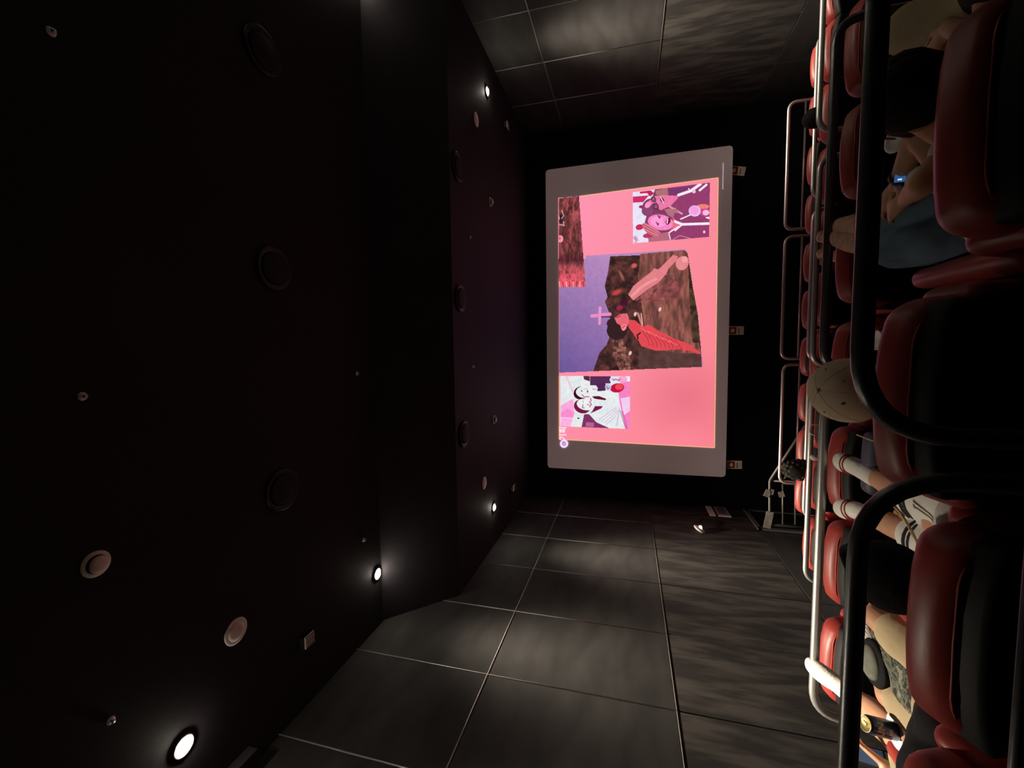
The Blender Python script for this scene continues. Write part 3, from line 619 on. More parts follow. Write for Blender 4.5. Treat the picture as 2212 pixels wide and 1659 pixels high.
# round emblem and title at the slide's top corner
cvl = Canvas(1206, 1230, 947, 970, .3); cvl.frame(1190, 800, 9.216); cvl.C[:] = (255, 225, 255)
cvl.ell(262, 1460, 40, 44, (150, 90, 190)); cvl.ell(262, 1460, 28, 32, (255, 225, 255)); cvl.line([(245, 1440), (250, 1470), (285, 1480)], 12, (150, 90, 190)); cvl.line([(285, 1435), (255, 1455)], 10, (150, 90, 190)); cvl.ell(240, 1420, 9, 9, (150, 90, 190))
circ = [(1218.4 + 9 * math.cos(t * math.pi / 16), 958.5 + 9 * math.sin(t * math.pi / 16)) for t in range(32)]
cvl.mesh('round_emblem', .018, circ, EM, off)
def text_on(name, s, org, xdir, ydir, h, m, parent_fn=None, extr=0.0):
    cu = bpy.data.curves.new(name, 'FONT'); cu.body = s; cu.size = 1.0; cu.extrude = extr; cu.align_x = 'CENTER'; cu.align_y = 'CENTER'; cu.offset = .02
    o = bpy.data.objects.new(name, cu); col.objects.link(o)
    dg = bpy.context.evaluated_depsgraph_get(); me = bpy.data.meshes.new_from_object(o.evaluated_get(dg)); bpy.data.objects.remove(o)
    X = Vector(xdir).normalized(); Y = Vector(ydir).normalized(); Z = X.cross(Y)
    M = Matrix.Identity(4)
    for i in range(3): M[i][0] = X[i] * h; M[i][1] = Y[i] * h; M[i][2] = Z[i] * h; M[i][3] = org[i]
    me.transform(M); me.materials.clear(); me.materials.append(m)
    o = bpy.data.objects.new(name, me); col.objects.link(o)
    if parent_fn: parent_fn(o)
    return o
M_TXT = emat('projected_lettering', rgb(255, 232, 250), 1.0)
tx = (W(1217, 924, YS - .02) + W(1217, 949, YS - .02)) / 2
text_on('slide_title', '\uae30\ud68d', tx, (1, 0, 0), (0, 0, 1), .19, M_TXT, off)
# illegible small line of type low on the right border
dm = MB(); yy_ = 352.0
while yy_ < 409:
    L = random.choice([2.2, 3.0, 3.6]); q = [S(1561.2 - (yy_ - 350) * .02 + random.uniform(-.3, .3), yy_, .006), S(1563.8 - (yy_ - 350) * .02, yy_, .006), S(1563.8 - (yy_ - 350) * .02, yy_ + L, .006), S(1561.2 - (yy_ - 350) * .02, yy_ + L, .006)]
    dm.add(q, [(0, 1, 2, 3)]); yy_ += L + .9
off(build('small_type_line', dm, emat('small_type', rgb(170, 150, 165), 1), smooth=False))

# three stickers under the screen
for (px, py, tilt, lb) in ((1593.5, 369, -12, 'tilted white and red notice card below the right end of the screen'), (1590.5, 714, -1, 'white and red notice card below the middle of the screen'), (1587, 1004, 2, 'white and red notice card below the left end of the screen')):
    c = W(px, py, YF - .02); e = empty('notice_card', c, lb, 'sign', 'notice cards under the screen', rot=(0, math.radians(-tilt), 0))
    def ft(o, e=e): o.parent = e
    build('card', mbs(rbox(.185, .01, .30, .012, 1)), M_CARD, e, smooth=False)
    build('red_field', MB().add([(-.075, -.007, .0), (.075, -.007, .0), (.075, -.007, .145), (-.075, -.007, .145)], [(0, 1, 2, 3)]), M_REDP, e, smooth=False)
    build('white_emblem', mbs(lathe([(.042, 0), (.042, .001)], 16, Matrix.Translation((0, -.0085, .075)) @ Matrix.Rotation(math.pi / 2, 4, 'X'))), M_CARD, e, smooth=False)
    mk = MB(); box(mk, -.07, .05, -.008, -.006, -.058, -.040); build('dark_line', mk, M_REDS, e, smooth=False)

# ------------------------------------------------------------------ wall fittings by the door
def onx(px, py, X):
    c = Vector((1659 - py - 829.5, px - 1106.0, F_PX)); r = Vector((AX.dot(c), AY.dot(c), AZ.dot(c))); r = r * (X / r.x); return Vector((r.x, r.y, r.z + CZ))
e = empty('wall_lamp', onx(1510, 1145, XL + .03), 'small white disc lamp with a dark cord on the far left wall', 'lamp')
c = Vector((0, 0, 0))
build('disc_base', mbs(lathe([(.002, 0), (.10, 0), (.12, .02), (.10, .04), (.03, .05)], 24, Matrix.Rotation(-math.pi / 2 + .5, 4, 'Y') @ Matrix.Rotation(math.pi, 4, 'Y'))), M_WPL, e)
build('lamp_head', mbs(rbox(.05, .09, .05, .01, 2, Matrix.Translation((.05, .02, -.03)))), emat('small_lamp_glow', (1, .93, .8, 1), 2.0), e)
p1 = onx(1518, 1122, XL + .06) - e.location
build('cord', mbs(tube([(.03, 0, 0), p1 * .5 + Vector((.04, 0, .04)), p1], .012, n=8, bend=.1)), M_BPL, e)
e = empty('exit_notice', onx(1532, 1101, XL + .02), 'pair of small pale printed plates on the far left wall above the door', 'sign')
def plate(pa, pb, nm, m):
    a = onx(pa[0], pa[1], XL + .02) - e.location; b = onx(pb[0], pb[1], XL + .02) - e.location
    mb = MB(); box(mb, -.012, .006, min(a.y, b.y), max(a.y, b.y), min(a.z, b.z), max(a.z, b.z)); return build(nm, mb, m, e, smooth=False)
z0 = onx(1526, 1100, XL).z - e.location.z; z1 = onx(1541, 1102, XL).z - e.location.z; z2 = onx(1571, 1105, XL).z - e.location.z
def pl(nm, y0, y1, za, zb, m, x=0.0):
    mb = MB(); box(mb, -.012 + x, .006 + x, y0, y1, min(za, zb), max(za, zb)); return build(nm, mb, m, e, smooth=False)
pl('upper_plate', -.35, .25, z0, z1 + .02, M_CARD); pl('lower_plate', -.35, .3, z1 - .03, z2, M_WPLD); pl('lower_edge', -.37, -.33, z1 - .03, z2, M_WPL, .01)
for k in range(5): pl('print_line', -.2 + .08 * k, -.17 + .08 * k, z1 - .07, z2 + .05, M_BPL, .004)

# ------------------------------------------------------------------ rails
def rail(name, label, x0, x1, Y, z, zb, r=.0225, bend=.13, low=None, m=M_STEEL, group='steel foot rails in front of the seat rows', posts=True, left=True, right=True, mid=True):
    e = empty(name, ((x0 + x1) / 2, Y, zb), label, 'railing', group)
    L = Vector(e.location); pts = []
    if left: pts.append((x0, Y, zb))
    pts += [(x0, Y, z), (x1, Y, z)]
    if right: pts.append((x1, Y, zb))
    build('rail_tube', mbs(tube([Vector(p) - L for p in pts], r, 18, bend)), m, e)
    if low is not None: build('lower_bar', mbs(tube([Vector((x0 + r, Y, low)) - L, Vector((x1 - r, Y, low)) - L], r * .62, 12)), m, e)
    if mid and x1 - x0 > 1.6:
        n = int((x1 - x0) / 1.3)
        for k in range(1, n): build('post', mbs(tube([Vector((x0 + (x1 - x0) * k / n, Y, zb)) - L, Vector((x0 + (x1 - x0) * k / n, Y, z)) - L], r * .9, 12)), m, e)
    for sx, ok in ((x0, left), (x1, right)):
        if ok: build('floor_flange', mbs(lathe([(r * 2.2, 0), (r * 2.2, .008), (r * 1.1, .012)], 18, Matrix.Translation(Vector((sx, Y, zb)) - L))), m, e)
    return e
def RX(px, py, Y): return W(px, py, Y).x
ra = rail('foot_rail', 'thick dark steel rail closest to the camera, right-hand section bending down beside the beige cap', RX(2050, 945, 1.0), 1.95, 1.0, CZ - .443, TIER['own'], r=.0188, m=M_STEELD, low=None, bend=.17, mid=False)
rb = rail('foot_rail', 'thick steel rail closest to the camera, left-hand section with a lower bar', -1.75, RX(2050, 1040, 1.0), 1.0, CZ - .452, TIER['own'], r=.0178, m=M_STEELD, low=CZ - .728, bend=.17, mid=False)
SB = 'second'
rail('foot_rail', 'steel foot rail behind the second row, section under the pink sneakers', W(1790, 800, 2.7).x, W(1800, 45, 2.7).x, 2.7, CZ - .378 * 2.7, TIER['A'], m=M_STEELD)
rail('foot_rail', 'steel foot rail behind the second row, left section the white-socked foot rests on', W(1770, 1545, 2.7).x, W(1770, 850, 2.7).x, 2.7, CZ - .384 * 2.7, TIER['A'], bend=.16)
rail('foot_rail', 'steel foot rail behind the third row, far right section', W(1766, 285, 4.4).x, 4.2, 4.4, CZ - .354 * 4.4, TIER['B'])
rail('foot_rail', 'steel foot rail behind the third row, middle section', W(1757, 790, 4.4).x, W(1766, 340, 4.4).x, 4.4, CZ - .359 * 4.4, TIER['B'])
rail('foot_rail', 'steel foot rail behind the third row, left section ending past the curly head', W(1745, 1255, 4.4).x, W(1757, 830, 4.4).x, 4.4, CZ - .361 * 4.4, TIER['B'])
rail('foot_rail', 'thin steel foot rail behind the front row, far right section', W(1757, 428, 6.1).x, W(1765, 78, 6.1).x, 6.1, CZ - .348 * 6.1, TIER['C'])
rail('foot_rail', 'thin steel foot rail behind the front row, middle section', W(1748, 778, 6.1).x, W(1754, 452, 6.1).x, 6.1, CZ - .351 * 6.1, TIER['C'])
rail('foot_rail', 'thin steel foot rail behind the front row, left section', W(1738, 1118, 6.1).x, W(1748, 808, 6.1).x, 6.1, CZ - .354 * 6.1, TIER['C'])
YR = 7.43
for (a, b, zt, zl, lb) in ((497, 223, .302, .331, 'right'), (775, 512, .303, .333, 'middle'), (1043, 788, .307, .337, 'left')):
    rail('guard_rail', 'grey tubular guard rail with a mid bar before the screen, %s section' % lb, W(1695, a, YR).x, W(1695, b, YR).x, YR, CZ - zt * YR, TIER['D'], r=.022, bend=.12, low=CZ - zl * YR, group='guard rails in front of the first row', mid=False)
# stair railing at the far left
e = empty('stair_handrail', (-3.0, 8.3, 0), 'dark stair railing with three bars and a sloping handrail beside the left exit', 'railing'); L = Vector(e.location)
p2 = W(1663, 1038, 8.3); p3 = W(1663, 1133, 8.3); q3 = Vector((p3.x, 8.3, 0)); p1 = W(1740, 920, 7.7)
M_RD = mat('dull_grey_rail', (.07, .066, .06, 1), .5, metal=.5)
build('top_bar', mbs(tube([p1 - L, p2 - L, p3 - L, q3 - L], .024, 12, .05)), M_RD, e)
for px in (1691, 1718): a = W(px, 1045, 8.3); b = W(px, 1133, 8.3); build('bar', mbs(tube([a - L, b - L], .015, 10)), M_RD, e)
build('post', mbs(tube([Vector((p2.x, 8.3, 0)) - L, p2 - L], .02, 10)), M_RD, e)
build('sloping_bar', mbs(tube([W(1740, 965, 7.9) - L, W(1694, 1034, 8.3) - L], .015, 10)), M_RD, e)
for (px, py, w, h, rt, lb) in ((1658, 1066, .13, .10, .4, 'scrap of pale paper taped to the stair rail top, left one'), (1688, 1068, .10, .09, -.3, 'scrap of pale paper taped to the middle bar of the stair rail'), (1668, 1063, .10, .05, .2, 'dim paper tag hanging between the stair rail bars'), (1660, 1123, .30, .12, .15, 'dull patterned sheet at the foot of the stair railing')):
    mb = mbs(rbox(w, .004, h, .001, 1, Matrix.Rotation(rt, 4, 'Y'))); o = build('paper_tag', mb, M_PAPER, smooth=False); o.location = W(px, py, 8.27); tag(o, lb, 'paper', 'papers on the stair railing')

# ------------------------------------------------------------------ seats
def dome(g, M, w, h, k=.032):
    vs, fs = g; out = []
    for v in vs:
        v = Vector(v); t = min(1, abs(v.x) / (w / 2)); 
        if v.z > -h * .2: v.z -= k * t ** 3 * (v.z + h * .2) / (h * .7)
        out.append(M @ v)
    return out, fs
def make_seat(recline=0.0):
    e = bpy.data.objects.new('cinema_chair', None); col.objects.link(e)
    piv = Vector((0, .34, .42)); R = Matrix.Translation(piv) @ Matrix.Rotation(-math.radians(14 + recline) * -1, 4, 'X') @ Matrix.Translation(-piv)
    bk = Matrix.Translation((0, .34, .745))
    b = build('backrest', mbs(dome(_round(.50, .145, .66, .055, 5, None, .016), R @ bk, .50, .66)), M_RED, e)
    # piping round the rear edge of the pad
    w, h = .238, .322; loop = []
    for k in range(25):
        t = math.pi * k / 24; loop.append(Vector((w * math.copysign(abs(math.cos(t)) ** .28, math.cos(t)), -.052, -.05 + (h + .05) * abs(math.sin(t)) ** .28 - .032 * abs(math.cos(t)) ** 1.2)))
    loop = [Vector((w, -.052, -h))] + loop + [Vector((-w, -.052, -h))]
    build('piping', mbs(tube([R @ bk @ p for p in loop], .0035, 8)), M_REDS, b)
    build('back_shell', mbs(dome(_round(.487, .085, .70, .020, 3, None, .002), R @ Matrix.Translation((0, .270, .708)), .485, .70)), M_SHELL, e)
    for s in (-1, 1):
        build('side_bolster', mbs(_round(.075, .17, .56, .037, 4, R @ Matrix.Translation((s * .250, .345, .66)), .008)), M_RED, e)
        a = build('armrest', mbs(_round(.072, .50, .13, .034, 4, Matrix.Translation((s * .250, .66, .62)), .008)), M_RED, e)
        build('arm_side', mbs(_round(.05, .46, .46, .01, 2, Matrix.Translation((s * .250, .66, .33)), 0)), M_SHELL, a)
    build('seat_cushion', mbs(_round(.43, .54, .16, .055, 4, Matrix.Translation((0, .68, .40)), .02)), M_RED, e)
    build('base', mbs(_round(.44, .46, .30, .02, 2, Matrix.Translation((0, .66, .16)), 0)), M_SHELL, e)
    return e
def copy_tree(o, parent=None):
    c = o.copy(); col.objects.link(c)
    if parent is not None: c.parent = parent
    for ch in list(o.children):
        copy_tree(ch, c)
    return c
bpy.context.view_layer.update()
P_UP = make_seat(0); P_RC = make_seat(8); used = {id(P_UP): False, id(P_RC): False}
def seat(x, Y, tier, label, group, rc=False, sc=1.0):
    pr = P_RC if rc else P_UP
    if not used[id(pr)]: o = pr; used[id(pr)] = True
    else: o = copy_tree(pr)
    ty = .18 if not rc else .07
    o.location = (x, Y - ty, TIER[tier] + (.02 if Y == 1.335 else 0)); o.scale = (1, 1, 1)
    tag(o, label, 'chair', group); return o
GA = 'red seats of the nearest row'
seat(W(2020, 250, 1.2).x, 1.2, 'A', 'red padded cinema seat of the nearest row on the right, before the person in jeans', GA, True)
seat(W(1900, 857, 1.33).x, 1.335, 'A', 'red padded cinema seat of the nearest row in the middle, behind the beige cap', GA, False)
xc = W(1985, 1372, 1.2).x; seat(xc, 1.2, 'A', 'red padded cinema seat of the nearest row on the left, behind the white shorts', GA, True)
seat(xc - .61, 1.2, 'A', 'red padded cinema seat cut by the bottom left corner, nearest row', GA, True)
seat(xc - 1.22, 1.2, 'A', 'red padded cinema seat of the nearest row by the left aisle, outside the frame', GA, True)
seat(W(2020, 250, 1.2).x + .61, 1.2, 'A', 'red padded cinema seat at the right edge of the nearest row', GA, True)
def row(Y, tier, py_list, vx, name, labels):
    for i, py in enumerate(py_list):
        seat(W(vx, py, Y).x, Y, tier, labels[i], name)
o10 = ['leftmost', 'second from the left', 'third from the left', 'fourth from the left', 'fifth from the left', 'sixth from the left', 'seventh from the left', 'eighth from the left', 'ninth from the left', 'tenth from the left', 'eleventh from the left']
def labs(nm, n): return ['red padded cinema seat, %s in the %s' % (o10[k], nm) for k in range(n)]
rB = [1425, 1215, 1013, 790, 560, 333, 110]; row(2.9, 'B', rB, 1780, 'red seats of the second row', labs('second row ahead', 7))
rC = [1178, 1045, 912, 779, 646, 513, 380, 247, 114, -10]; row(4.6, 'C', rC, 1760, 'red seats of the third row', labs('third row ahead', 10))
rD = [1069, 970, 870, 770, 669, 567, 462, 357, 250, 144]; row(6.3, 'D', rD, 1740, 'red seats of the front row', labs('front row nearest the screen', 10))

# ------------------------------------------------------------------ people
def hand(mb, wrist, d, nrm, side=1, curl=.5, s=1.0):
    """palm and five separate fingers; d = pointing direction, nrm = back-of-hand normal"""
    d = Vector(d).normalized(); nrm = Vector(nrm).normalized(); l = d.cross(nrm).normalized() * side; nrm = (nrm - d * nrm.dot(d)).normalized(); w = Vector(wrist)
    mb.add(*loft([w, w + d * .045 * s, w + d * .085 * s], [(.026 * s, .016 * s), (.038 * s, .015 * s), (.038 * s, .012 * s)], 12, 4, up=nrm))
    for k, (o, L) in enumerate(((-.030, .062), (-.010, .074), (.011, .078), (.031, .070))):
        b = w + d * .080 * s + l * o * s; p1 = b + (d - nrm * curl * .4).normalized() * L * .45 * s; p2 = p1 + (d - nrm * curl * 1.2).normalized() * L * .32 * s; p3 = p2 + (d * .6 - nrm * curl * 1.8).normalized() * L * .25 * s
        mb.add(*loft([b, p1, p2, p3], [.0098 * s, .0090 * s, .0083 * s, .0072 * s], 8, 3))
    t0 = w + d * .02 * s + l * .026 * s; t1 = t0 + (d * .6 + l * .8).normalized() * .038 * s; t2 = t1 + (d * .9 + l * .3 - nrm * .3).normalized() * .034 * s; t3 = t2 + d * .02 * s
    mb.add(*loft([t0, t1, t2, t3], [.014 * s, .0115 * s, .010 * s, .008 * s], 8, 3))
def foot(mb, ankle, toe, r=1.0):
    a = Vector(ankle); t = Vector(toe); d = (t - a); mb.add(*loft([a, a + d * .35, a + d * .75, t], [(.036 * r, .040 * r), (.042 * r, .036 * r), (.046 * r, .026 * r), (.036 * r, .018 * r)], 12, 4))
def head(mb, c, face, up, s=1.0):
    c = Vector(c); f = Vector(face).normalized(); u = Vector(up).normalized(); u = (u - f * u.dot(f)).normalized(); l = u.cross(f)
    M = Matrix((l, f, u)).transposed()
    mb.add(*ellipsoid(c, (.074 * s, .092 * s, .108 * s), 20, M)); mb.add(*ellipsoid(c + f * .030 * s - u * .055 * s, (.052 * s, .055 * s, .055 * s), 14, M))
    mb.add(*loft([c + f * .088 * s + u * .02 * s, c + f * .108 * s - u * .022 * s], [.009 * s, .015 * s], 8, 3))
    for k in (-1, 1):
        mb.add(*ellipsoid(c + l * k * .078 * s - u * .01 * s, (.010 * s, .020 * s, .032 * s), 10, M)); mb.add(*ellipsoid(c + l * k * .030 * s + f * .080 * s + u * .012 * s, (.015 * s, .012 * s, .010 * s), 8, M))
    mb.add(*loft([c + f * .086 * s - u * .056 * s - l * .022 * s, c + f * .093 * s - u * .056 * s, c + f * .086 * s - u * .056 * s + l * .022 * s], [.007 * s] * 3, 8, 3))
    return M
def person(label, hip, chest, neck, hc, legs, arms, skin, shirt, pants, face=(0, 1, .2), up=None, hair=M_HAIR, hairpts=None, group=None, headscale=1.0, shorts=True, hands=True, shirt_sleeve=.6, long_pants=False):
    hip, chest, neck, hc = map(Vector, (hip, chest, neck, hc))
    e = empty('person', hip, label, 'person', group); L = Vector(hip)
    up = Vector(up) if up else (hc - neck).normalized()
    b = MB(); sh = MB(); pn = MB()
    ax = Vector((1, 0, 0))
    tor = [hip, hip.lerp(chest, .5), chest, neck.lerp(chest, .45)]
    b.add(*loft(tor, [(.155, .115), (.135, .10), (.165, .11), (.12, .08)], 16, 4, up=(0, 0, 1)))
    sh.add(*loft(tor, [(.165, .128), (.148, .115), (.180, .122), (.135, .092)], 18, 4, up=(0, 0, 1)))
    b.add(*loft([chest, neck, hc], [.065, .052, .056], 12, 4)); M = head(b, hc, face, up, headscale)
    for (kn, an, toe, side) in legs:
        kn, an, toe = map(Vector, (kn, an, toe)); h0 = hip + ax * .09 * side
        b.add(*loft([h0, h0.lerp(kn, .5), kn], [.085, .072, .054], 14, 4)); sh_r = kn.lerp(an, .35) + Vector((0, 0, -.008))
        b.add(*loft([kn, sh_r, an.lerp(kn, .3), an], [.052, .055, .040, .034], 14, 4)); foot(b, an, toe)
        if long_pants:
            pn.add(*loft([h0, h0.lerp(kn, .5), kn], [.105, .092, .076], 16, 4)); pn.add(*loft([kn, kn.lerp(an, .5), an], [.074, .066, .058], 16, 4))
        else: pn.add(*loft([h0, h0.lerp(kn, .5), h0.lerp(kn, shorts if isinstance(shorts, float) else .82)], [.110, .100, .088], 16, 4, caps=True))
    pn.add(*loft([hip - (chest - hip) * .15, hip + (chest - hip) * .3], [(.172, .135), (.16, .125)], 18, 4, up=(0, 0, 1)))
    for (el, wr_, hd, nrm, side) in arms:
        el, wr_ = Vector(el), Vector(wr_); s0 = neck.lerp(chest, .6) + ax * .17 * side
        b.add(*loft([s0, s0.lerp(el, .5), el], [.052, .044, .038], 12, 4)); b.add(*loft([el, el.lerp(wr_, .35), wr_], [.038, .037, .025], 12, 4))
        hand(b, wr_, hd, nrm, side)
        sh.add(*loft([s0, s0.lerp(el, shirt_sleeve * .6), s0.lerp(el, shirt_sleeve)], [.068, .062, .058], 12, 4))
    def loc(mb): mb.v = [tuple(Vector(v) - L) for v in mb.v]; return mb
    o = build('body', loc(b), skin, e); remesh(o, .0075)
    o = build('shirt', loc(sh), shirt, e); remesh(o, .0106)
    o = build('shorts' if not long_pants else 'trousers', loc(pn), pants, e); remesh(o, .011)
    if hair:
        hb = MB(); u = up.normalized(); f = Vector(face).normalized()
        hb.add(*ellipsoid(hc - f * .014 + u * .014, (.088 * headscale, .100 * headscale, .108 * headscale), 22, M))
        if hairpts: hb.add(*loft(*hairpts))
        hb.v = [tuple(Vector(v) + Vector((random.uniform(-1, 1), random.uniform(-1, 1), random.uniform(-1, 1))) * .003) for v in hb.v]
        build('hair', loc(hb), hair, e)
    e['_L'] = 0; del e['_L']
    return e, L
def part(e, L, name, geos, m, vox=None, label=None, smooth=True):
    mb = mbs(*geos); mb.v = [tuple(Vector(v) - L) for v in mb.v]; o = build(name, mb, m, e, smooth)
    if vox: remesh(o, vox)
    if label: o['label'] = label
    return o
TA = TIER['A']
# --- person in white shorts (seat behind: left seat of the nearest row)
hx = xc
k1, a1, t1 = W(1968, 1072, 2.16), W(1845, 1006, 2.52), W(1812, 996, 2.66)
k2, a2, t2 = W(1975, 1155, 2.10), W(1850, 1103, 2.50), W(1813, 1098, 2.66)
hp = Vector((hx + .02, 1.80, CZ - 1.18)); hd_c = W(1936, 1243, 1.47)
e, L = person('person lying back in white striped drawstring shorts with red-striped white socks', hp, (hx, 1.60, CZ - 1.02), (hx + .02, 1.50, CZ - .90), hd_c,
    [(k1, a1, t1, 1), (k2, a2, t2, -1)], [((hx + .26, 1.70, CZ - 1.06), W(2042, 1128, 1.86), (-.5, .8, .1), (0, 0, 1), -1), ((hx - .27, 1.7, CZ - 1.10), (hx - .16, 1.92, CZ - 1.09), (.5, .8, 0), (0, 0, 1), 1)],
    M_SKIN, M_WHITE, M_WHITE, face=(0, .8, .6), up=(0, -.5, .85), shorts=.86)
def sock(kn, an, toe, frac, m=M_WHITE, stripes=None, rr=1.0, name='sock'):
    kn, an, toe = map(Vector, (kn, an, toe)); c = an.lerp(kn, frac); d = toe - an
    part(e, L, name, [loft([c, an, an + d * .35, an + d * .8, toe + d * .06], [.047 * rr, .044 * rr, (.050 * rr, .044 * rr), (.052 * rr, .034 * rr), (.040 * rr, .026 * rr)], 16, 5)], m, .008)
    if stripes:
        for q in stripes:
            p = an + d * q; part(e, L, 'stripe', [lathe([(.054 * rr, -.0045), (.054 * rr, .0045)], 20, Matrix.Translation(p) @ d.to_track_quat('Z', 'Y').to_matrix().to_4x4() @ Matrix.Diagonal((1, .86, 1, 1)))], M_STRIPER)
sock(k1, a1, t1, .42, M_WHITE, (.30, .12)); sock(k2, a2, t2, .42, M_WHITE, (.30, .12))
for (kn, sd) in ((k1, 1), (k2, -1)):
    h0 = hp + Vector((.09 * sd, 0, 0)); dd = (kn - h0); hem = h0 + dd * .86
    q = dd.to_track_quat('Z', 'Y').to_matrix().to_4x4()
    for off_ in (.035, .060):
        part(e, L, 'hem_stripe', [lathe([(.0985, -.004), (.0985, .004)], 24, Matrix.Translation(hem - dd.normalized() * off_) @ q)], M_STRIPEB)
rp = [W(1950, 1107, 1.98), W(1966, 1122, 1.93), W(1985, 1150, 1.86), W(1998, 1178, 1.82)]
rp = [p + Vector((0, 0, .02)) for p in rp]
part(e, L, 'drawstring', [tube(rp, .0045, 8, .05), tube([p + Vector((.018, .01, .004)) for p in rp[:1]] + [p + Vector((.020, .02, .004)) for p in rp[1:]], .0045, 8, .05), ellipsoid(rp[0], (.010, .010, .010), 8)], M_ROPE)
part(e, L, 'cap_band', [tube([hd_c + Vector((-.095, .02, .03)), hd_c + Vector((-.075, .06, .062)), hd_c + Vector((-.03, .09, .06))], .004, 6, .03)], M_STITCH)
part(e, L, 'black_cap', [ellipsoid(hd_c + Vector((0, -.01, .02)), (.100, .108, .100), 22), loft([hd_c + Vector((-.05, .08, .045)), hd_c + Vector((0, .14, .045)), hd_c + Vector((.05, .08, .045))], [(.012, .05)] * 3, 12, 4)], M_BLACKC, .009)

# --- person with crossed leg in beige shorts
hx2 = xc - .61
hp = Vector((hx2, 1.82, CZ - 1.16))
k1 = W(1897, 1336, 2.12); k2 = W(1925, 1505, 2.02)
e, L = person('person in beige shorts with one leg crossed in a ribbed white sock, black shirt', hp, (hx2 - .02, 1.58, CZ - 1.00), (hx2 - .04, 1.46, CZ - .84), (hx2 - .06, 1.40, CZ - .68),
    [(k1, W(1960, 1230, 2.45), W(1990, 1215, 2.6), 1), (k2, W(1892, 1400, 2.25), W(1868, 1345, 2.42), -1)],
    [(W(2050, 1560, 1.65), W(1985, 1500, 1.9), (.5, .8, 0), (0, 0, 1), 1), ((hx2 - .27, 1.7, CZ - 1.02), (hx2 - .2, 1.92, CZ - 1.06), (.4, .9, 0), (0, 0, 1), 1)],
    M_SKIN, M_BLACKC, M_BEIGE, face=(0, .9, .3), up=(0, -.3, .95), shorts=.70)
sock(k2, W(1892, 1400, 2.25), W(1868, 1345, 2.42), .25, M_RIB, rr=1.05)
part(e, L, 'sock_logo', [rbox(.004, .016, .022, .002, 1, Matrix.Translation(W(1874, 1396, 2.20)))], M_STRIPER)
# --- camouflage bag and cap on the lap
cpos = W(1928, 1448, 1.96)
g = [ellipsoid(cpos + Vector((.02, .03, -.03)), (.085, .16, .045), 18), ellipsoid(cpos + Vector((-.04, -.05, -.035)), (.09, .12, .045), 16), ellipsoid(cpos + Vector((.05, .12, -.03)), (.06, .08, .04), 16)]
mb = mbs(*g); mb.v = [tuple(Vector(v) - cpos + Vector((random.uniform(-1, 1), random.uniform(-1, 1), random.uniform(-1, 1))) * .004) for v in mb.v]
e = empty('folded_jacket', cpos, 'crumpled grey green camouflage jacket bundled between the bare knees', 'jacket')
o = build('cloth', mb, M_CAMO, e); remesh(o, .010)
cp = W(1888, 1432, 2.06); e = empty('flat_cap', cp, 'dark cap with a pale grey top lying on the camouflage jacket', 'cap')
build('crown', mbs(ellipsoid((0, 0, .01), (.070, .060, .030), 20)), mat('grey_green_cloth', (.15, .16, .13, 1), .85, noise=.3, scale=20), e)
build('brim', mbs(lathe([(.062, 0), (.090, -.006), (.094, 0), (.088, .008), (.060, .010)], 26)), M_BLACKC, e)

# --- leftmost person, foot up on the rail
hx3 = xc - 1.20
hp = Vector((hx3 + .02, 1.82, CZ - 1.16))
k1 = W(1935, 1575, 2.08); a1 = W(1808, 1478, 2.50); t1 = W(1752, 1438, 2.72)
k2 = W(1955, 1612, 2.02); a2 = W(1862, 1545, 2.42); t2 = W(1842, 1500, 2.55)
e, L = person('leftmost person with a white-socked foot on the rail, khaki shorts, holding a phone', hp, (hx3 - .02, 1.58, CZ - 1.00), (hx3, 1.48, CZ - .84), (hx3, 1.42, CZ - .68),
    [(k1, a1, t1, 1), (k2, a2, t2, -1)],
    [(Vector((hx3 - .28, 1.78, CZ - 1.0)), W(1915, 1655, 2.02), (.05, .8, .55), (-.7, -.2, .6), -1), ((hx3 - .25, 1.7, CZ - 1.05), (hx3 - .14, 1.92, CZ - 1.05), (.4, .9, 0), (0, 0, 1), 1)],
    M_SKIN, M_BLACKC, M_KHAKI, face=(0, .9, .3), up=(0, -.3, .95), shorts=.62)
sock(k1, a1, t1, .28, M_WHITE, rr=1.0)
sock(k2, a2, t2, .12, M_WHITE, rr=1.0)
# --- phone held by that person
ph = W(1868, 1628, 2.12); e = empty('mobile_phone', ph, 'mobile phone with a bluish lit display held at the lower left', 'phone', rot=(math.radians(52), math.radians(-12), math.radians(15)))
build('case', mbs(_round(.078, .155, .009, .004, 2, None, 0)), M_BPL, e)
dsp = Canvas
build('display', MB().add([(-.035, -.072, .0052), (.035, -.072, .0052), (.035, .072, .0052), (-.035, .072, .0052)], [(0, 1, 2, 3)]), mat('phone_display', (.02, .03, .05, 1), .15, emit=(.10, .18, .30, 1), es=.22, noise=.2), e, smooth=False)

# --- beer can and plate on the armrest
cb = W(1968, 1586, 1.94); cb.z = CZ - 1.036; e = empty('drink_plate', cb + Vector((0, 0, -.012)), 'round white plate ring under the blue drink can', 'plate')
build('rim', mbs(lathe([(.030, 0), (.050, 0), (.064, .010), (.062, .016), (.050, .013), (.034, .010)], 30)), M_WPL, e)
dirn = (W(1896, 1570, 1.925) - cb).normalized()
e = empty('drink_can', cb, 'blue beer can with a gold lid standing on the white plate', 'can')
q = Vector((0, 0, 1)).rotation_difference(dirn); e.rotation_mode = 'QUATERNION'; e.rotation_quaternion = q
build('can_body', mbs(lathe([(.024, 0), (.031, .006), (.033, .012), (.033, .112), (.0285, .1205)], 32)), M_BLUE, e)
build('lid', mbs(lathe([(.028, .1195), (.0288, .1245), (.0265, .1245), (.025, .1215), (.001, .1215)], 28)), M_GOLD, e)
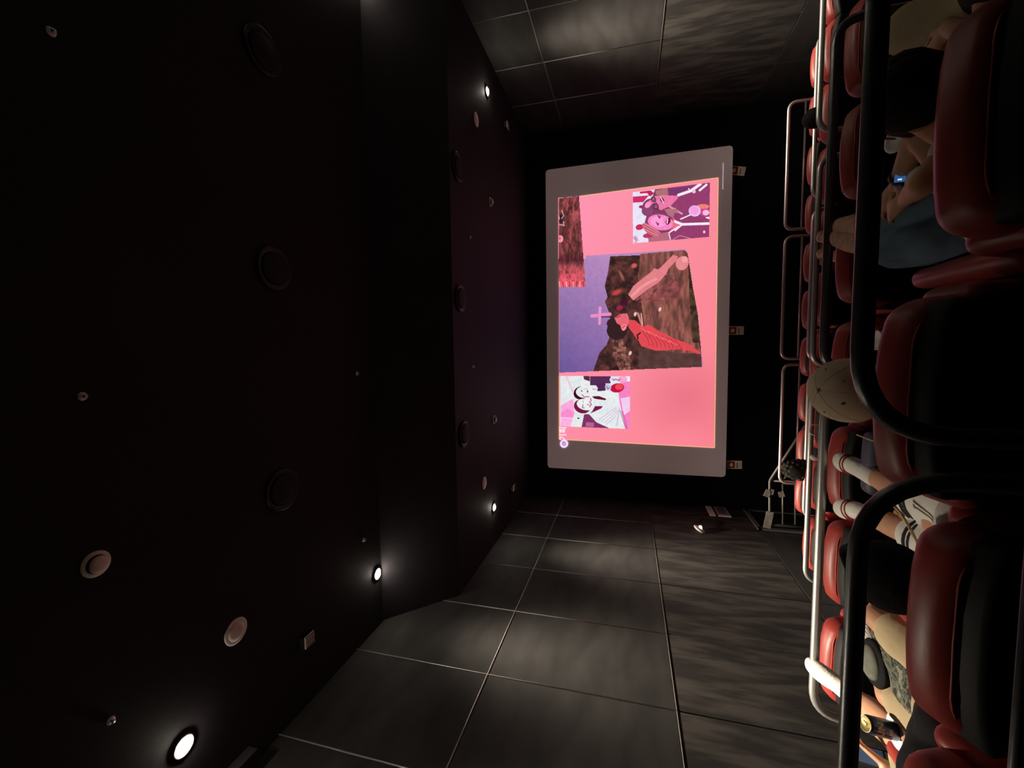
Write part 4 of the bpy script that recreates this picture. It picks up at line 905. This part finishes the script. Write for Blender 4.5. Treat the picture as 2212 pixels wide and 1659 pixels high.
build('pull_tab', mbs(_round(.012, .022, .002, .001, 1, Matrix.Translation((0, .004, .1235)), 0)), M_GOLD, e, smooth=False)
def wrap(name, s, a0, z, h, par, m, R=.0333):
    cu = bpy.data.curves.new(name, 'FONT'); cu.body = s; cu.size = h; cu.align_x = 'CENTER'; cu.align_y = 'CENTER'; cu.offset = h * .03
    o = bpy.data.objects.new(name, cu); col.objects.link(o); dg = bpy.context.evaluated_depsgraph_get(); me = bpy.data.meshes.new_from_object(o.evaluated_get(dg)); bpy.data.objects.remove(o)
    bm = bmesh.new(); bm.from_mesh(me); bmesh.ops.triangulate(bm, faces=bm.faces[:]); bmesh.ops.subdivide_edges(bm, edges=[x for x in bm.edges if x.calc_length() > .006], cuts=2, use_grid_fill=False)
    for v in bm.verts:
        t = a0 + v.co.x / R; v.co = Vector((R * math.cos(t), R * math.sin(t), z + v.co.y))
    bm.to_mesh(me); bm.free(); me.materials.clear(); me.materials.append(m); o = bpy.data.objects.new(name, me); col.objects.link(o); o.parent = par; return o
wrap('big_lettering', 'UN', -math.pi * .50 + .35, .085, .036, e, M_PRINT); wrap('small_lettering', 'NE', -math.pi * .50 + .35, .048, .018, e, M_PRINT)

# --- person with jeans, watch and pink sneakers
hx4 = W(2020, 232, 1.2).x - .04
hp = Vector((hx4, 1.78, CZ - 1.18)); hc4 = W(1968, 214, 1.46)
k1 = W(1940, 540, 2.10); a1 = W(1884, 530, 2.40); t1 = W(1808, 515, 2.66)
k2 = W(1925, 470, 2.14); a2 = W(1888, 488, 2.40); t2 = W(1816, 488, 2.64)
el1 = W(1985, 290, 1.76); wr1 = W(1938, 398, 1.93)
e, L = person('person lying back in blue jeans and dusty pink sneakers, long black hair, smart watch', hp, (hx4 + .02, 1.60, CZ - 1.04), (hx4 + .06, 1.52, CZ - .93), hc4,
    [(k1, a1, t1, -1), (k2, a2, t2, 1)],
    [(el1, wr1, (-.45, .85, .05), (0, 0, 1), -1), (W(1995, 395, 1.62), W(1958, 428, 1.84), (-.15, .95, .0), (0, .2, 1), 1)],
    M_SKIN2, M_WHITE, M_DENIM, face=(-.1, .9, .35), up=(.1, -.3, .95), long_pants=True,
    hairpts=([hc4 + Vector((.03, .0, .02)), hc4 + Vector((.03, .08, -.02)), hc4 + Vector((.02, .16, -.08))], [(.092, .09), (.085, .07), (.06, .04)], 14, 4))
wp = el1.lerp(wr1, .84); wn = (Vector((0, 0, CZ)) - wp).normalized(); wm = wp + Vector((0, 0, .026)); wf2 = wp + wn * .036
part(e, L, 'watch_strap', [lathe([(.031, -.011), (.034, -.008), (.034, .008), (.031, .011)], 20, Matrix.Translation(wm + Vector((0, 0, -.026))) @ (wr1 - el1).to_track_quat('Z', 'Y').to_matrix().to_4x4())], M_BPL)
part(e, L, 'watch_face', [rbox(.034, .030, .010, .004, 2, Matrix.Translation(wf2) @ wn.to_track_quat('Z', 'Y').to_matrix().to_4x4())], mat('watch_display', (.02, .05, .1, 1), .1, emit=(.05, .17, .45, 1), es=.5))
for dx in (-.008, .008): part(e, L, 'watch_highlight', [rbox(.005, .012, .0015, .0005, 1, Matrix.Translation(wf2) @ wn.to_track_quat('Z', 'Y').to_matrix().to_4x4() @ Matrix.Translation((dx, 0, .0062)))], emat('watch_highlight_glow', (.55, .8, 1, 1), 1.0), smooth=False)  # two small glowing boxes stand in for white highlights on the display
for (an, to, kn) in ((a1, t1, k1), (a2, t2, k2)):
    d = (to - an); n_ = d.normalized()
    sh = [loft([an - d * .25 + Vector((0, 0, .01)), an + d * .15, an + d * .6, to + d * .10], [(.046, .046), (.050, .046), (.054, .034), (.040, .024)], 18, 5)]
    o = part(e, L, 'sneaker', sh, M_SHOE, .007)
    mb = loft([an - d * .30 + Vector((0, .012, -.036)), an + d * .2 + Vector((0, .012, -.034)), an + d * .7 + Vector((0, .006, -.028)), to + d * .14 + Vector((0, 0, -.014))], [(.046, .010), (.050, .010), (.056, .010), (.042, .008)], 16, 4)
    part(e, L, 'sole', [mb], M_SOLE)
    for q_ in range(4):
        p = an + d * (.12 + q_ * .13) + Vector((0, 0, .044 - q_ * .004)); part(e, L, 'lace', [tube([p + Vector((-.024, 0, -.006)), p + Vector((0, .01, .004)), p + Vector((.024, 0, -.006))], .0028, 6, .01)], M_LACE)
# seam stitching on the jeans
part(e, L, 'side_seam', [tube([hp + Vector((-.17, .05, -.0)), W(2000, 556, 1.98) + Vector((0, 0, 0)), W(1935, 573, 2.10), W(1905, 560, 2.22)], .003, 6, .06)], M_STITCH)

# --- person at the right edge, beige trousers
hx5 = hx4 + .64; hp = Vector((hx5, 1.80, CZ - 1.16))
k1 = W(1957, 62, 2.06)
e, L = person('person at the right edge in loose beige trousers, hand on the thigh', hp, (hx5 + .02, 1.60, CZ - 1.0), (hx5 + .02, 1.48, CZ - .86), (hx5 + .03, 1.42, CZ - .70),
    [(k1, (k1.x, 2.28, TA + .13), (k1.x, 2.46, TA + .05), -1), (k1 + Vector((.28, .02, -.01)), (k1.x + .28, 2.28, TA + .13), (k1.x + .28, 2.46, TA + .05), 1)],
    [((hx5 - .24, 1.66, CZ - 1.02), W(2050, 55, 1.80), (-.5, .8, .1), (0, 0, 1), 1), ((hx5 + .26, 1.7, CZ - 1.05), (hx5 + .16, 1.9, CZ - 1.05), (-.3, .9, 0), (0, 0, 1), 1)],
    M_SKIN, M_BLACKC, M_BEIGE, face=(0, .9, .3), up=(0, -.3, .95), shorts=.95)

# --- person in a beige cap in the middle
cc = W(1822, 843, 1.62); px_ = cc.x
e, L = person('person seen from behind in a washed beige baseball cap, middle of the nearest row', (px_, 1.62, TA + .60), (px_, 1.56, TA + .86), (px_, 1.57, CZ - .86), cc + Vector((0, .01, -.06)),
    [((px_ + .10, 2.05, TA + .60), (px_ + .10, 2.1, TA + .14), (px_ + .10, 2.28, TA + .05), 1), ((px_ - .10, 2.05, TA + .60), (px_ - .10, 2.1, TA + .14), (px_ - .10, 2.28, TA + .05), -1)],
    [((px_ + .24, 1.66, TA + .68), (px_ + .12, 1.92, TA + .70), (-.3, .9, 0), (0, 0, 1), -1), ((px_ - .24, 1.66, TA + .68), (px_ - .12, 1.92, TA + .70), (.3, .9, 0), (0, 0, 1), 1)],
    M_SKIN2, M_BLACKC, M_BLACKC, face=(0, 1, .05), up=(0, 0, 1), long_pants=True)
capc = cc + Vector((0, 0, -.012))
Mc = Matrix.Rotation(math.radians(20), 3, 'X')
hcv, hcf = ellipsoid(capc, (.104, .118, .104), 36, Mc)
zc = capc.z - .055
cv_ = MB().add(hcv, hcf); cv_.v = [(v[0], v[1], max(v[2], zc)) for v in cv_.v]; cv_.v = [tuple(Vector(v) - L) for v in cv_.v]
o = build('cap_crown', cv_, M_CAP, e); o['label'] = 'washed beige cotton cap crown'
for k in range(6):
    a = k * math.pi / 3 + math.pi / 6; pts = [capc + Mc @ Vector((.1040 * math.sin(t) * math.cos(a), .1180 * math.sin(t) * math.sin(a), .1040 * math.cos(t))) for t in [i * .19 for i in range(9)]]
    part(e, L, 'cap_seam', [tube(pts, .0010, 5)], M_CAP)
part(e, L, 'cap_button', [ellipsoid(capc + Mc @ Vector((0, 0, .106)), (.008, .008, .004), 12)], M_CAP)
for k in range(6):
    a = (k + .5) * math.pi / 3 + math.pi / 6; t = .72; c_ = capc + Mc @ Vector((.105 * math.sin(t) * math.cos(a), .119 * math.sin(t) * math.sin(a), .105 * math.cos(t))); nr = (c_ - capc).normalized()
    part(e, L, 'eyelet', [lathe([(.0016, 0), (.004, 0), (.0042, .0012), (.0018, .0014)], 10, Matrix.Translation(c_) @ nr.to_track_quat('Z', 'Y').to_matrix().to_4x4())], M_ROPE)
part(e, L, 'cap_brim', [loft([capc + Vector((-.07, .07, -.03)), capc + Vector((0, .15, -.035)), capc + Vector((.07, .07, -.03))], [(.006, .05)] * 3, 12, 4)], M_CAP)

# --- far heads and bare feet
def back_person(c, Y, tier, label, hs, extra=None):
    x = c.x; T = TIER[tier]
    return person(label, (x, Y + .42, T + .58), (x, Y + .34, T + .84), (x, Y + .25 if False else c.y + .02, c.z - .17), c, [((x + .1, Y + .85, T + .6), (x + .1, Y + .92, T + .14), (x + .1, Y + 1.1, T + .05), 1), ((x - .1, Y + .85, T + .6), (x - .1, Y + .92, T + .14), (x - .1, Y + 1.1, T + .05), -1)],
        [((x + .24, Y + .45, T + .68), (x + .12, Y + .72, T + .7), (-.3, .9, 0), (0, 0, 1), -1), ((x - .24, Y + .45, T + .68), (x - .12, Y + .72, T + .7), (.3, .9, 0), (0, 0, 1), 1)],
        M_SKIN2, M_BLACKC, M_BLACKC, face=(0, 1, .05), up=(0, 0, 1), long_pants=True, headscale=hs)
c = W(1724, 1015, 4.75)
e, L = back_person(c, 4.6, 'C', 'person with short curly dark hair seen from behind, sitting near the left guard rail', 1.0)
part(e, L, 'curls', [ellipsoid(c + Vector((math.cos(i * 2.4) * .085 * math.sqrt(1 - (i / 46) ** 2 * .9), math.sin(i * 2.4) * .09 * math.sqrt(1 - (i / 46) ** 2 * .9), -.05 + .16 * i / 46 + .01)), (.028, .028, .026), 8) for i in range(46)], mat('dark_brown_curls', (.030, .024, .018, 1), .7, noise=.6, scale=40, bump=1, bscale=120))
c = W(1764, 256, 4.75)
back_person(c, 4.6, 'C', 'dark-haired person seen from behind on the right, before the guard rail corner', 1.0)
# row B person reclined, bare toes over the third rail
xb = W(1780, 520, 3.4).x; TB = TIER['B']
person('reclined person in the second row whose bare feet rest on the third rail', (xb, 3.45, TB + .55), (xb, 3.26, TB + .62), (xb, 3.18, TB + .74), (xb, 3.12, TB + .86),
    [((xb + .08, 3.85, TB + .56), W(1776, 515, 4.24), W(1771, 508, 4.36), 1), ((xb - .08, 3.85, TB + .56), W(1776, 546, 4.24), W(1771, 550, 4.36), -1)],
    [((xb + .24, 3.4, TB + .6), (xb + .12, 3.6, TB + .64), (-.3, .9, 0), (0, 0, 1), -1), ((xb - .24, 3.4, TB + .6), (xb - .12, 3.6, TB + .64), (.3, .9, 0), (0, 0, 1), 1)],
    M_SKIN, M_BLACKC, M_BLACKC, face=(0, .9, .4), up=(0, -.4, .9), shorts=.8)

# ------------------------------------------------------------------ small things
cl_ = W(1936, 300, 1.98); dn = (W(1905, 294, 2.03) - cl_).normalized()
e = empty('drink_cup', cl_, 'red paper cup with a white lid and dark red straw, held beside the black hair', 'cup'); e.rotation_mode = 'QUATERNION'; e.rotation_quaternion = Vector((0, 0, 1)).rotation_difference(Vector((.05, -.25, 1)))
build('cup_body', mbs(lathe([(.030, -.13), (.044, 0)], 26)), M_CUPR, e)
build('lid', mbs(lathe([(.047, -.006), (.049, 0), (.047, .006), (.036, .010), (.034, .004), (.002, .004)], 26)), M_WPL, e)
build('straw', mbs(tube([(0, 0, -.08), (.0, .0, .085)], .0036, 8)), M_CUPR, e)
c = W(1893, 735, 2.08); e = empty('paper_cup', c + Vector((0, 0, -.05)), 'small white paper cup with black scribble print between rail and middle seat', 'cup')
build('cup_wall', mbs(lathe([(.030, -.05), (.040, .05), (.037, .05), (.028, -.045)], 28)), M_WPL, e)
pm = MB()
for k in range(14):
    a = k * 2 * math.pi / 14; zz = random.uniform(-.03, .03); r_ = .0365 + zz * .1 + .0012; pm.add(*tube([(r_ * math.cos(a + t * .12) , r_ * math.sin(a + t * .12), zz + .012 * math.sin(t * 2.1 + k)) for t in range(5)], .0016, 5))
build('printed_scribble', pm, M_STRIPEB, e)
c = W(1897, 701, 2.1); o = build('small_carton', mbs(_round(.045, .04, .05, .008, 2, None, 0)), M_RED); o.location = c; o.rotation_euler = (0, .2, .3); tag(o, 'small red carton beside the scribbled white cup', 'box')
p0 = W(1851, 939, 2.3); p1 = W(1893, 955, 2.2); o = build('wooden_stick', mbs(tube([p0 - p0, p1 - p0], .004, 8)), M_ROPE); o.location = p0; tag(o, 'thin tan stick poking up left of the middle seat', 'stick')
c = W(1868, 1000, 2.42); o = build('shoulder_bag', mbs(_round(.30, .10, .30, .03, 3, Matrix.Translation((0, 0, -.15)), .01)), M_BAGN); o.location = c; tag(o, 'dark navy bag standing behind the red-striped sock', 'bag')
c = W(1760, 988, 3.3); o = build('paper_tissue', mbs(_round(.035, .03, .05, .012, 2, None, .005)), M_WHITE); o.location = c; tag(o, 'white crumpled tissue on the seat corner by the third rail', 'tissue')
c = W(1762, 926, 3.3); o = build('cable_loop', mbs(tube([(.03, 0, -.03), (.03, 0, .03), (-.035, 0, .035), (-.045, 0, -.01)], .006, 8, .04)), M_WHITE); o.location = c; tag(o, 'curved white cable end near the third rail', 'cable')
c = W(1984, 388, 1.80); o = build('white_pouch', mbs(ellipsoid((0, 0, 0), (.045, .05, .03), 16)), M_WHITE); o.location = c; tag(o, 'rounded white pouch beside the watch arm', 'pouch')
